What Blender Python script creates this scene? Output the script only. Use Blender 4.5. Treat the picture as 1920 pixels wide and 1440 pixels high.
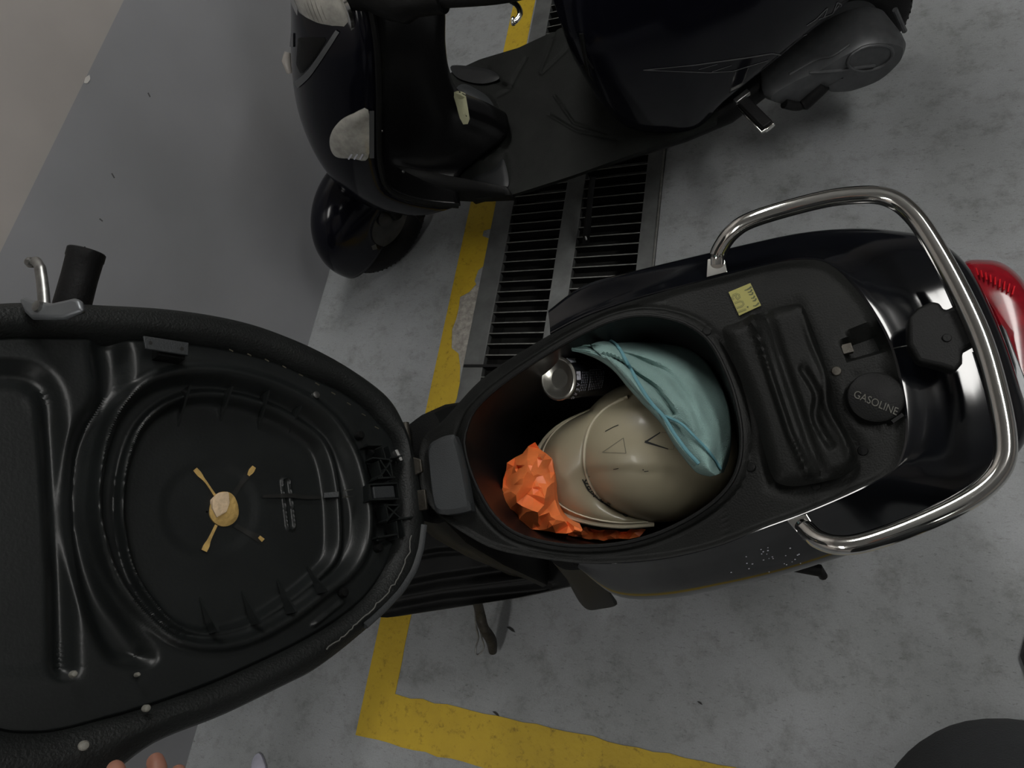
import bpy, math, random
import numpy as np
from mathutils import Matrix, Vector
from mathutils.bvhtree import BVHTree
random.seed(4); rng = np.random.default_rng(7)
for o in list(bpy.data.objects): bpy.data.objects.remove(o)
scn = bpy.context.scene
COL = scn.collection

# ------------------------------------------------------------------ camera, world, lights, exposure
RC = np.array([[0.92042163, 0.15795532, -0.35759494], [0.00960769, -0.92359928, -0.38323892], [-0.39080906, 0.34930573, -0.85161834]])
FOC = 1280.0
CAM = np.array([0, 0, 1.65])
cd = bpy.data.cameras.new('camera'); cd.lens = 24; cd.sensor_width = 36; cd.clip_start = 0.02
cam = bpy.data.objects.new('camera', cd); COL.objects.link(cam); scn.camera = cam
rx, ry, rz = RC.T @ [1, 0, 0], RC.T @ [0, -1, 0], RC.T @ [0, 0, -1]
cam.matrix_world = Matrix([[rx[i], ry[i], rz[i], CAM[i]] for i in range(3)] + [[0, 0, 0, 1]])
wd = bpy.data.worlds.new('world'); scn.world = wd; wd.use_nodes = True
wd.node_tree.nodes['Background'].inputs[0].default_value = (.5, .55, .6, 1)
wd.node_tree.nodes['Background'].inputs[1].default_value = .05
scn.view_settings.view_transform = 'Standard'; scn.view_settings.look = 'None'
scn.view_settings.gamma = 1; scn.view_settings.exposure = 0; scn.view_settings.use_curve_mapping = False
TUBES = [((-0.55, 1.75, 2.58), 1.3, 'y', 4.2), ((1.05, .85, 2.58), 1.3, 'y', 4.2), ((-0.95, -1.5, 2.58), 1.3, 'y', 3.0), ((1.9, -2.4, 2.58), 1.3, 'y', 3.0)]

# ------------------------------------------------------------------ geometry helpers (world coordinates)
def ray(x, y): return RC.T @ np.array([x - 960., y - 720., FOC])
def G(x, y, z=0.):
    d = ray(x, y); return d * (z - CAM[2]) / d[2] + CAM
def proj(p):
    c = (np.atleast_2d(p) - CAM) @ RC.T
    return np.stack([c[:, 0] / c[:, 2] * FOC + 960, c[:, 1] / c[:, 2] * FOC + 720], 1)
class Fr:
    def __init__(s, o, B=np.eye(3)): s.o = np.array(o, float); s.B = np.array(B, float)
    def P(s, x, y, w=0., ax=2):
        n = s.B[ax]; r = ray(x, y); k = ((s.o - CAM) @ n + w) / (r @ n); return CAM + r * k
    def W(s, *p):
        p = np.array(p[0] if len(p) == 1 else p, float); return s.o + p @ s.B
    def L(s, P): return (np.atleast_2d(P) - s.o) @ s.B.T
    def M(s): return Matrix([[*[s.B[j][i] for j in range(3)], s.o[i]] for i in range(3)] + [[0, 0, 0, 1]])
    def at(s, o): return Fr(o, s.B)
def frame(o, yaw, roll=0):
    y, q = math.radians(yaw), math.radians(roll)
    a = np.array([math.cos(y), math.sin(y), 0]); v = np.array([-math.sin(y), math.cos(y), 0]); z = np.array([0, 0, 1.])
    return Fr(o, [a, math.cos(q) * v + math.sin(q) * z, math.cos(q) * z - math.sin(q) * v])
WF = Fr((0, 0, 0))
def unit(v): v = np.asarray(v, float); return v / (np.linalg.norm(v) + 1e-12)
def cat(pts, n, closed=False):
    p = np.array(pts, float); N = len(p); segs = N if closed else N - 1
    out = []
    for t in np.linspace(0, segs, n, endpoint=not closed):
        i = min(int(t), segs - 1); f = t - i
        g = (lambda k: p[k % N]) if closed else (lambda k: p[min(max(k, 0), N - 1)])
        a, b, c, d = g(i - 1), g(i), g(i + 1), g(i + 2)
        out.append(.5 * (2 * b + (c - a) * f + (2 * a - 5 * b + 4 * c - d) * f * f + (3 * b - a - 3 * c + d) * f ** 3))
    return np.array(out)
def resamp(p, n, closed=False):
    p = np.array(p, float)
    if closed: p = np.vstack([p, p[:1]])
    s = np.r_[0, np.cumsum(np.linalg.norm(np.diff(p, axis=0), axis=1))]
    t = np.linspace(0, s[-1], n, endpoint=not closed)
    return np.stack([np.interp(t, s, p[:, k]) for k in range(p.shape[1])], 1)
def merge(*ms):
    V, Fc, o = [], [], 0
    for v, f in ms:
        V.append(np.asarray(v, float).reshape(-1, 3)); Fc += [tuple(i + o for i in q) for q in f]; o += len(V[-1])
    return np.vstack(V), Fc
def loft(rings, closed=True, cap=True, wrap=False):
    n = len(rings[0]); V = np.vstack(rings); F = []; m = n if closed else n - 1; R = len(rings)
    for i in range(R if wrap else R - 1):
        for j in range(m):
            a, b = i * n + j, i * n + (j + 1) % n; c, d = ((i + 1) % R) * n + (j + 1) % n, ((i + 1) % R) * n + j
            F.append((a, b, c, d))
    if cap and not wrap:
        F.append(tuple(range(n))[::-1]); F.append(tuple(range((R - 1) * n, R * n)))
    return V, F
def tube(pts, r, n=10, closed=False, flat=1., up=None):
    p = np.array(pts, float); N = len(p); r = np.broadcast_to(np.asarray(r, float), (N,))
    T = np.array([unit((p[(i + 1) % N] if closed or i < N - 1 else p[i]) - (p[i - 1] if closed or i > 0 else p[i])) for i in range(N)])
    u = unit(np.cross(T[0], [0.13, .21, .97] if up is None else up)); rings = []
    for i in range(N):
        u = unit(u - T[i] * (u @ T[i])); w = np.cross(T[i], u)
        a = np.linspace(0, 2 * np.pi, n, endpoint=False)
        rings.append(p[i] + r[i] * (np.outer(np.cos(a), u) + flat * np.outer(np.sin(a), w)))
    return loft(rings, wrap=closed)
def box(c, s, B=np.eye(3)):
    B = np.array(B); c = np.array(c, float); s = np.array(s, float) / 2
    q = [(-1, -1, -1), (1, -1, -1), (1, 1, -1), (-1, 1, -1), (-1, -1, 1), (1, -1, 1), (1, 1, 1), (-1, 1, 1)]
    return np.array([c + (np.array(k) * s) @ B for k in q]), [(3, 2, 1, 0), (4, 5, 6, 7), (0, 1, 5, 4), (1, 2, 6, 5), (2, 3, 7, 6), (3, 0, 4, 7)]
def bar(a, b, w, h, up):
    a, b = np.array(a, float), np.array(b, float); x = unit(b - a); y = unit(np.cross(up, x)); z = np.cross(x, y)
    return box((a + b) / 2, (np.linalg.norm(b - a), w, h), [x, y, z])
def lathe(prof, o, ax, n=32, cap=True):
    ax = unit(ax); u = unit(np.cross(ax, [.3, .2, .93])); w = np.cross(ax, u); a = np.linspace(0, 2 * np.pi, n, endpoint=False)
    return loft([np.array(o) + ax * z + max(r, 1e-4) * (np.outer(np.cos(a), u) + np.outer(np.sin(a), w)) for r, z in prof], cap=cap)
def prism(out, vec, inset=0.):
    out = np.array(out, float); vec = np.array(vec, float); c = out.mean(0)
    rings = [out]
    if inset:
        rings += [out + vec * .75, out + (c - out) * inset + vec]
    else: rings.append(out + vec)
    return loft(rings)
def prad(c, poly, ang):
    poly = np.array(poly, float) - c; q = np.roll(poly, -1, 0) - poly; out = []
    for t in ang:
        d = np.array([math.cos(t), math.sin(t)]); den = d[0] * q[:, 1] - d[1] * q[:, 0]
        with np.errstate(all='ignore'):
            k = (poly[:, 0] * q[:, 1] - poly[:, 1] * q[:, 0]) / den; m = (poly[:, 0] * d[1] - poly[:, 1] * d[0]) / den
        ok = (np.abs(den) > 1e-9) & (m >= -1e-6) & (m <= 1 + 1e-6) & (k > 0)
        out.append(k[ok].max() if ok.any() else 1.)
    return np.array(out)
def relief(fr, out, hf, w0=0., nA=120, nR=40, c=None, inner=None, ax=2, skirt=0.):
    """height field over a plane of the frame, bounded by an outline"""
    out = np.array(out, float); c = np.array(c if c is not None else out.mean(0), float)
    ang = np.linspace(0, 2 * np.pi, nA, endpoint=False); ro = prad(c, out, ang); ri = prad(c, inner, ang) if inner is not None else ro * .004
    rings = []
    for k in range(nR + 1):
        t = k / nR; r = ri + (ro - ri) * t
        px = np.stack([c[0] + r * np.cos(ang), c[1] + r * np.sin(ang)], 1)
        hh = hf(px) if hf else np.zeros(nA)
        rings.append(np.array([fr.P(x, y, w0, ax) + fr.B[ax] * q for (x, y), q in zip(px, hh)]))
    if skirt: rings.append(rings[-1] - fr.B[ax] * skirt)
    return loft(rings, cap=False)
def dpoly(px, line, closed=False):
    line = np.array(line, float)
    if closed: line = np.vstack([line, line[:1]])
    d = np.full(len(px), 1e9)
    for a, b in zip(line[:-1], line[1:]):
        ab = b - a; t = np.clip(((px - a) @ ab) / (ab @ ab + 1e-9), 0, 1)
        d = np.minimum(d, np.linalg.norm(px - a - np.outer(t, ab), axis=1))
    return d
def inpoly(px, poly):
    poly = np.array(poly, float); x, y = px[:, 0], px[:, 1]; c = np.zeros(len(px), bool); j = len(poly) - 1
    for i in range(len(poly)):
        (xi, yi), (xj, yj) = poly[i], poly[j]
        if yi != yj: c ^= ((yi > y) != (yj > y)) & (x < (xj - xi) * (y - yi) / (yj - yi) + xi)
        j = i
    return c
def sst(x): x = np.clip(x, 0, 1); return x * x * (3 - 2 * x)
def ridge(px, line, w, h, closed=False): return h * sst(1 - dpoly(px, line, closed) / w)
def plateau(px, poly, soft, h):
    d = dpoly(px, poly, True) * np.where(inpoly(px, poly), 1, -1); return h * sst(d / soft * .5 + .5)

# ------------------------------------------------------------------ materials
MATS = {}
def mat(name, col, rough=.6, metal=0., var=.25, scale=12., bump=0., bscale=200., coat=0., col2=None, trans=0., emit=None, est=1., sss=0., spec=.5):
    if name in MATS: return MATS[name]
    m = bpy.data.materials.new(name); m.use_nodes = True; nt = m.node_tree; b = nt.nodes['Principled BSDF']
    N = nt.nodes.new; L = nt.links.new
    tc = N('ShaderNodeTexCoord')
    n = N('ShaderNodeTexNoise'); n.inputs['Scale'].default_value = scale; n.inputs['Detail'].default_value = 6; n.inputs['Roughness'].default_value = .62
    L(tc.outputs['Object'], n.inputs['Vector'])
    r = N('ShaderNodeValToRGB'); r.color_ramp.elements[0].position = .3; r.color_ramp.elements[1].position = .7
    c2 = col2 or tuple(min(1, c * (1 + var)) for c in col); c1 = col if col2 else tuple(c * (1 - var) for c in col)
    r.color_ramp.elements[0].color = (*c1, 1); r.color_ramp.elements[1].color = (*c2, 1)
    L(n.outputs['Fac'], r.inputs['Fac']); L(r.outputs['Color'], b.inputs['Base Color'])
    b.inputs['Roughness'].default_value = rough; b.inputs['Metallic'].default_value = metal
    b.inputs['Coat Weight'].default_value = coat; b.inputs['Coat Roughness'].default_value = .05
    b.inputs['Specular IOR Level'].default_value = spec
    if trans: b.inputs['Transmission Weight'].default_value = trans
    if sss: b.inputs['Subsurface Weight'].default_value = sss; b.inputs['Subsurface Radius'].default_value = (.02, .01, .005)
    if emit: b.inputs['Emission Color'].default_value = (*emit, 1); b.inputs['Emission Strength'].default_value = est
    if bump:
        n2 = N('ShaderNodeTexNoise'); n2.inputs['Scale'].default_value = bscale; n2.inputs['Detail'].default_value = 3; L(tc.outputs['Object'], n2.inputs['Vector'])
        bp = N('ShaderNodeBump'); bp.inputs['Strength'].default_value = bump; bp.inputs['Distance'].default_value = .002
        L(n2.outputs['Fac'], bp.inputs['Height']); L(bp.outputs['Normal'], b.inputs['Normal'])
    MATS[name] = m; return m
BLACK = mat('black_plastic', (.0055, .0058, .0058), .5, var=.3, bump=.25, bscale=500, spec=.16)
PAN = mat('pan_plastic', (.0095, .0112, .0112), .38, var=.2, bump=.1, bscale=300, spec=.4)
DECK = mat('deck_plastic', (.0050, .0055, .0050), .5, var=.5, scale=8, bump=.3, bscale=400, spec=.18)
DARKIN = mat('bucket_plastic', (.005, .0045, .005), .4, var=.2)
GREYP = mat('grey_plastic', (.024, .027, .029), .55, var=.2, bump=.3, bscale=500)
VINYL = mat('seat_vinyl', (.0095, .0108, .0105), .5, var=.2, bump=.5, bscale=350, spec=.3)
PAINT = mat('black_paint', (.004, .0045, .006), .11, var=.1, coat=.0, spec=.7)
PAINT2 = mat('blue_black_paint', (.004, .0042, .0075), .14, var=.1, coat=.0, spec=.3)
CHROME = mat('chrome', (.80, .79, .76), .09, 1., var=.03)
STEEL = mat('dull_steel', (.33, .33, .32), .35, 1., var=.3, scale=60)
RUST = mat('worn_steel', (.075, .07, .06), .5, .7, col2=(.03, .026, .02), scale=45, bump=.6, bscale=120)
RUBBER = mat('rubber', (.006, .006, .0065), .6, var=.3, bump=.3, bscale=250, spec=.25)
MATR = mat('floor_mat_rubber', (.0085, .0095, .0085), .6, var=.35, scale=14, bump=.5, bscale=260, spec=.16)
RED = mat('red_lens', (.20, .004, .010), .18, var=.35, scale=30, coat=.2)
LENS = mat('clear_lens', (.42, .41, .37), .12, var=.35, scale=25, coat=.8)
SILVER = mat('silver_trim', (.12, .125, .13), .35, .5, var=.1)
CREAM = mat('helmet_cream', (.30, .268, .185), .38, var=.08, scale=5, coat=.15)
CREAMB = mat('helmet_piping', (.46, .42, .31), .4, var=.1)
INK = mat('ink_black', (.008, .008, .007), .5)
TOWEL = mat('teal_microfibre', (.215, .335, .315), .95, var=.13, scale=9, bump=1., bscale=700)
TOWELB = mat('teal_hem', (.11, .26, .30), .9, var=.1)
ORANGE = mat('orange_film', (.90, .22, .06), .42, var=.15, scale=25, sss=.3)
FOAM = mat('yellow_foam', (.47, .31, .10), .9, var=.25, scale=80, bump=.8, bscale=160)
FOAMP = mat('pale_foam', (.66, .50, .33), .9, var=.2, scale=80, bump=.8, bscale=160)
STICK = mat('yellow_sticker', (.27, .25, .06), .5, var=.1)
STICKW = mat('pale_sticker', (.50, .50, .32), .5, var=.1)
OLIVE = mat('olive_ink', (.06, .065, .015), .5)
WHITEP = mat('white_print', (.55, .55, .62), .5, var=.05)
GREYPR = mat('grey_print', (.30, .31, .36), .5, var=.1)
CANB = mat('can_black', (.012, .012, .016), .25, var=.1, coat=.5)
CAST = mat('cast_alloy', (.085, .088, .092), .42, .4, var=.25, scale=30)
SKIN = mat('skin', (.36, .17, .12), .5, var=.12, scale=20, sss=.2)
CLOTH = mat('dark_cloth', (.015, .017, .019), .9, var=.2, bump=.5, bscale=600)
GRATE = mat('grate_steel', (.125, .13, .128), .5, .3, var=.3, scale=10, bump=.4, bscale=90)
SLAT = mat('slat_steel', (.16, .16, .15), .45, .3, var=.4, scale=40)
def slat_face_tones():  # slats: upward faces keep the steel colour, all others go near black
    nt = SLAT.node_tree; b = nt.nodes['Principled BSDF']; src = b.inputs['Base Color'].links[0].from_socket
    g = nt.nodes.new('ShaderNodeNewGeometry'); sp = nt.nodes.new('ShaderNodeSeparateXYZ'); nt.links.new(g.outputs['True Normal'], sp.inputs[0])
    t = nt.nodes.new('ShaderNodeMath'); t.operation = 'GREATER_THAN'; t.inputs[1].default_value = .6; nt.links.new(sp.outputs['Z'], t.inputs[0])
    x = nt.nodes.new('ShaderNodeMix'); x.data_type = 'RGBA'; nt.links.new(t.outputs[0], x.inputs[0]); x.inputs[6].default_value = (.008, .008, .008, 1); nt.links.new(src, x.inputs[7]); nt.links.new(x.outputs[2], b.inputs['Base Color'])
slat_face_tones()

def floor_mat():
    m = bpy.data.materials.new('painted_concrete'); m.use_nodes = True; nt = m.node_tree; N = nt.nodes.new; L = nt.links.new; b = nt.nodes['Principled BSDF']
    tc = N('ShaderNodeTexCoord')
    def noise(s, d, ro=.6, mp=None):
        n = N('ShaderNodeTexNoise'); n.inputs['Scale'].default_value = s; n.inputs['Detail'].default_value = d; n.inputs['Roughness'].default_value = ro
        if mp:
            q = N('ShaderNodeMapping'); q.inputs['Scale'].default_value = mp; q.inputs['Rotation'].default_value = (0, 0, .6); L(tc.outputs['Object'], q.inputs['Vector']); L(q.outputs[0], n.inputs['Vector'])
        else: L(tc.outputs['Object'], n.inputs['Vector'])
        return n
    def ramp(src, p0, c0, p1, c1):
        r = N('ShaderNodeValToRGB'); r.color_ramp.elements[0].position = p0; r.color_ramp.elements[0].color = (*c0, 1); r.color_ramp.elements[1].position = p1; r.color_ramp.elements[1].color = (*c1, 1)
        L(src, r.inputs['Fac']); return r
    def mix(a, bb, f, mode='MULTIPLY'):
        x = N('ShaderNodeMix'); x.data_type = 'RGBA'; x.blend_type = mode
        x.inputs[0].default_value = f; L(a, x.inputs[6]); L(bb, x.inputs[7]); return x.outputs[2]
    a = ramp(noise(2.2, 8, .65).outputs['Fac'], .3, (.215, .225, .228), .7, (.345, .358, .372))
    c = ramp(noise(14, 10, .75).outputs['Fac'], .30, (.50, .49, .46), .50, (1, 1, 1))
    d = ramp(noise(55, 6, .8, (1, 3.2, 1)).outputs['Fac'], .33, (.38, .37, .35), .43, (1, 1, 1))
    e = ramp(noise(300, 3).outputs['Fac'], .2, (.85, .85, .85), .8, (1.1, 1.1, 1.1))
    o = mix(a.outputs[0], c.outputs[0], .8); o = mix(o, d.outputs[0], .85); o = mix(o, e.outputs[0], 1.)
    L(o, b.inputs['Base Color']); b.inputs['Roughness'].default_value = .62
    bp = N('ShaderNodeBump'); bp.inputs['Strength'].default_value = .25; bp.inputs['Distance'].default_value = .003; L(noise(90, 5).outputs['Fac'], bp.inputs['Height']); L(bp.outputs[0], b.inputs['Normal'])
    return m
def yellow_mat():
    m = mat('yellow_road_paint', (.46, .31, .018), .6, scale=9, col2=(.55, .38, .02), bump=.6, bscale=90)
    nt = m.node_tree; b = nt.nodes['Principled BSDF']; N = nt.nodes.new; L = nt.links.new; src = b.inputs['Base Color'].links[0].from_socket
    tc = N('ShaderNodeTexCoord')
    n = N('ShaderNodeTexNoise'); n.inputs['Scale'].default_value = 42; n.inputs['Detail'].default_value = 10; n.inputs['Roughness'].default_value = .8; L(tc.outputs['Object'], n.inputs['Vector'])
    r = N('ShaderNodeValToRGB'); r.color_ramp.elements[0].position = .33; r.color_ramp.elements[0].color = (.35, .33, .3, 1); r.color_ramp.elements[1].position = .46; r.color_ramp.elements[1].color = (1, 1, 1, 1)
    L(n.outputs['Fac'], r.inputs['Fac']); x = N('ShaderNodeMix'); x.data_type = 'RGBA'; x.blend_type = 'MULTIPLY'; x.inputs[0].default_value = .85
    L(src, x.inputs[6]); L(r.outputs[0], x.inputs[7]); L(x.outputs[2], b.inputs['Base Color']); return m
def wall_mat():
    m = bpy.data.materials.new('two_tone_wall_paint'); m.use_nodes = True; nt = m.node_tree; N = nt.nodes.new; L = nt.links.new; b = nt.nodes['Principled BSDF']
    g = N('ShaderNodeNewGeometry'); s = N('ShaderNodeSeparateXYZ'); L(g.outputs['Position'], s.inputs[0])
    t = N('ShaderNodeMath'); t.operation = 'GREATER_THAN'; t.inputs[1].default_value = .934; L(s.outputs['Z'], t.inputs[0])
    x = N('ShaderNodeMix'); x.data_type = 'RGBA'; L(t.outputs[0], x.inputs[0]); x.inputs[6].default_value = (.285, .29, .305, 1); x.inputs[7].default_value = (.40, .375, .355, 1)
    n = N('ShaderNodeTexNoise'); n.inputs['Scale'].default_value = 2.5; n.inputs['Detail'].default_value = 5; L(g.outputs['Position'], n.inputs['Vector'])
    r = N('ShaderNodeValToRGB'); r.color_ramp.elements[0].position = .3; r.color_ramp.elements[0].color = (.86, .86, .86, 1); r.color_ramp.elements[1].position = .7; r.color_ramp.elements[1].color = (1.05, 1.05, 1.05, 1)
    L(n.outputs['Fac'], r.inputs['Fac']); y = N('ShaderNodeMix'); y.data_type = 'RGBA'; y.blend_type = 'MULTIPLY'; y.inputs[0].default_value = 1
    L(x.outputs[2], y.inputs[6]); L(r.outputs[0], y.inputs[7]); L(y.outputs[2], b.inputs['Base Color'])
    b.inputs['Roughness'].default_value = .38
    bp = N('ShaderNodeBump'); bp.inputs['Strength'].default_value = .15; bp.inputs['Distance'].default_value = .004; n2 = N('ShaderNodeTexNoise'); n2.inputs['Scale'].default_value = 25; L(g.outputs['Position'], n2.inputs['Vector']); L(n2.outputs['Fac'], bp.inputs['Height']); L(bp.outputs[0], b.inputs['Normal'])
    return m

# ------------------------------------------------------------------ object helpers
def thing(name, label, cat_, fr, group=None):
    e = bpy.data.objects.new(name, None); COL.objects.link(e); e.matrix_world = fr.M(); e.empty_display_size = .1
    e['label'] = label; e['category'] = cat_
    if group: e['group'] = group
    e_fr[e.name] = fr; return e
e_fr = {}
def mk(name, vf, m, parent=None, fr=None, smooth=True, label=None, cat_=None, kind=None, group=None, bevel=0., solid=0., sub=0, ang=40):
    v, f = vf; v = np.asarray(v, float)
    if solid:      # turn open sheets so that their outer side is the seen one; the thickness goes behind it
        a, b_, c = (v[[q[k] for q in f]] for k in (0, 1, 2)); nn = np.cross(b_ - a, c - a)
        if ((nn * (CAM - a)).sum() < 0) == (solid > 0): f = [tuple(q)[::-1] for q in f]
        solid = abs(solid)
    F = e_fr[parent.name] if parent is not None else (fr or WF)
    me = bpy.data.meshes.new(name); me.from_pydata([tuple(q) for q in F.L(v)], [], [tuple(int(i) for i in q) for q in f]); me.update()
    me.materials.append(m)
    o = bpy.data.objects.new(name, me); COL.objects.link(o)
    if parent is not None: o.parent = parent
    else: o.matrix_world = F.M()
    e_fr[o.name] = F
    if smooth:
        me.polygons.foreach_set('use_smooth', [True] * len(me.polygons))
        try: me.set_sharp_from_angle(angle=math.radians(ang))
        except Exception: pass
    if solid:
        q = o.modifiers.new('thickness', 'SOLIDIFY'); q.thickness = solid; q.offset = -1
    if bevel:
        q = o.modifiers.new('bevel', 'BEVEL'); q.width = bevel; q.segments = 3; q.limit_method = 'ANGLE'; q.angle_limit = math.radians(35)
    if sub:
        q = o.modifiers.new('subdivision', 'SUBSURF'); q.levels = sub; q.render_levels = sub
    for k, val in (('label', label), ('category', cat_), ('kind', kind), ('group', group)):
        if val: o[k] = val
    return o
def bvh(vf): return BVHTree.FromPolygons([tuple(map(float, p)) for p in vf[0]], [tuple(int(i) for i in q) for q in vf[1]])
def onto(tree):
    """hit function: the point of a surface seen at a pixel, with its outward normal"""
    def f(x, y):
        r = unit(ray(x, y)); h = tree.ray_cast(Vector(CAM), Vector(r))
        if h[0] is None: return None
        n = np.array(h[1]); n = n if n @ r < 0 else -n
        return np.array(h[0]), n
    return f
def plane(fr, w, ax=2):
    return lambda x, y: (fr.P(x, y, w, ax), fr.B[ax])
def strip(hit, pts, wpx, off=.0006, n=None, th=0.):
    p = resamp(pts, n or max(3, int(np.linalg.norm(np.diff(np.array(pts, float), axis=0), axis=1).sum() / 6) + 2)); w = np.broadcast_to(wpx, (len(p),)) if np.isscalar(wpx) else np.interp(np.linspace(0, 1, len(p)), np.linspace(0, 1, len(wpx)), wpx)
    L_, R_ = [], []; last = None
    for i in range(len(p)):
        t = unit(p[min(i + 1, len(p) - 1)] - p[max(i - 1, 0)]); nn = np.array([-t[1], t[0]])
        a = hit(*(p[i] + nn * w[i] / 2)); b = hit(*(p[i] - nn * w[i] / 2))
        if a is None or b is None: continue
        L_.append(a[0] + a[1] * off); R_.append(b[0] + b[1] * off)
    if len(L_) < 2: return np.zeros((0, 3)), []
    return loft([np.array(L_), np.array(R_)], closed=False, cap=False)
def patch(hit, out, off, dome=0., back=.004, nA=48, nR=8):
    out = np.array(out, float); c = out.mean(0); ang = np.linspace(0, 2 * np.pi, nA, endpoint=False); ro = prad(c, out, ang); rings = []
    h0 = hit(*c)
    for k in range(nR + 1):
        t = max(k / nR, .01); ring = []
        for a, r in zip(ang, ro):
            h = hit(c[0] + r * t * math.cos(a), c[1] + r * t * math.sin(a)) or h0
            ring.append(h[0] + h[1] * (off + dome * math.sqrt(max(0, 1 - t * t * .98))))
        rings.append(np.array(ring))
    nrm = h0[1]; rings.append(rings[-1] - nrm * (off + back))
    return loft(rings)
_tx = {}
def text2d(s, size=1., font=None):
    cu = bpy.data.curves.new('t', 'FONT'); cu.body = s; cu.size = size; cu.align_x = 'CENTER'; cu.align_y = 'CENTER'
    ob = bpy.data.objects.new('t', cu); COL.objects.link(ob); dg = bpy.context.evaluated_depsgraph_get(); dg.update()
    me = ob.evaluated_get(dg).to_mesh(); v = np.array([tuple(p.co)[:2] for p in me.vertices]); f = [tuple(p.vertices) for p in me.polygons]
    ob.evaluated_get(dg).to_mesh_clear(); bpy.data.objects.remove(ob); return v, f
def text_on(hit, s, c, xdir, ydir, off=.0006):
    v, f = text2d(s); out = []; c = np.array(c, float)
    for x, y in v:
        p = c + np.array(xdir) * x + np.array(ydir) * y; h = hit(*p)
        if h is None: h = hit(*c)
        out.append(h[0] + h[1] * off)
    return np.array(out), f
def screw(hit, x, y, r, m, parent, name='screw', label=None):
    p, n = hit(x, y); v = merge(lathe([(r * .2, .0022), (r * .85, .002), (r, .001), (r, -.002)], p, n, 14))
    o = mk(name, v, m, parent, label=label); return o

# ------------------------------------------------------------------ setting
FLOOR = floor_mat(); YEL = yellow_mat(); WALL = wall_mat()
CEIL = mat('ceiling_paint', (.55, .55, .54), .9, var=.1, scale=2)
WX = -1.521
GX0, GX1, GY0, GY1 = -.923, -.384, .28, 2.45            # drain opening in the floor
def quad(a, b, c, d): return np.array([a, b, c, d], float), [(0, 1, 2, 3)]
X0, X1, Y0, Y1 = WX, 4.2, -3.6, 4.6; DZ = -.22
fl = merge(quad((X0, Y0, 0), (GX0, Y0, 0), (GX0, Y1, 0), (X0, Y1, 0)), quad((GX1, Y0, 0), (X1, Y0, 0), (X1, Y1, 0), (GX1, Y1, 0)),
           quad((GX0, Y0, 0), (GX1, Y0, 0), (GX1, GY0, 0), (GX0, GY0, 0)), quad((GX0, GY1, 0), (GX1, GY1, 0), (GX1, Y1, 0), (GX0, Y1, 0)),
           )
pit = merge(quad((GX0, GY0, DZ), (GX1, GY0, DZ), (GX1, GY1, DZ), (GX0, GY1, DZ)), quad((GX0, GY0, 0), (GX0, GY0, DZ), (GX0, GY1, DZ), (GX0, GY1, 0)),
           quad((GX1, GY0, DZ), (GX1, GY0, 0), (GX1, GY1, 0), (GX1, GY1, DZ)), quad((GX0, GY0, 0), (GX1, GY0, 0), (GX1, GY0, DZ), (GX0, GY0, DZ)),
           quad((GX0, GY1, DZ), (GX1, GY1, DZ), (GX1, GY1, 0), (GX0, GY1, 0)))
floor = mk('floor', fl, FLOOR, smooth=False, kind='structure')
mk('drain_channel', pit, mat('dark_concrete', (.02, .02, .019), .9, scale=20, var=.5), floor, smooth=False)  # pit in a near-black tone, far darker than the floor
mk('wall_left', box(((X0 - .1), (Y0 + Y1) / 2, 1.35), (.2, Y1 - Y0 + .4, 2.7)), WALL, smooth=False, kind='structure')
mk('wall_back', box(((X0 + X1) / 2, Y1 + .1, 1.35), (X1 - X0, .2, 2.7)), WALL, smooth=False, kind='structure')
mk('wall_front', box(((X0 + X1) / 2, Y0 - .1, 1.35), (X1 - X0, .2, 2.7)), WALL, smooth=False, kind='structure')
mk('wall_right', box((X1 + .1, (Y0 + Y1) / 2, 1.35), (.2, Y1 - Y0 + .4, 2.7)), WALL, smooth=False, kind='structure')
mk('ceiling', box(((X0 + X1) / 2, (Y0 + Y1) / 2, 2.75), (X1 - X0 + .4, Y1 - Y0 + .4, .1)), CEIL, smooth=False, kind='structure')
bare = [(893, 533), (880, 548), (863, 557), (860, 580), (855, 600), (848, 617), (847, 653), (860, 663), (866, 690), (872, 680), (884, 625), (893, 580), (903, 545)]
BARE = mat('bare_concrete', (.33, .31, .28), .85, scale=60, var=.4, bump=1., bscale=120)
b_ = np.array([G(x, y, .0012) for x, y in bare]); mk('bare_concrete', (b_, [tuple(range(len(b_)))]), BARE, floor, smooth=False)

wallo = bpy.data.objects['wall_left']
hw_ = lambda x, y: (CAM + ray(x, y) * ((WX - CAM[0]) / ray(x, y)[0]), np.array([1., 0, 0]))
mk('paint_chip', patch(hw_, [(157, 157), (160, 146), (167, 140), (169, 148), (164, 156)], .001, 0, .001, 16, 2), mat('plaster', (.6, .58, .55), .8), wallo, smooth=False)
mk('wall_scuff', merge(strip(hw_, [(277, 174), (281, 182)], 2.5, .001, 3), strip(hw_, [(209, 325), (214, 334)], 2.5, .001, 3), strip(hw_, [(186, 410), (192, 415)], 2.5, .001, 3)), mat('scuff', (.08, .08, .08), .8), wallo, smooth=False)
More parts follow.
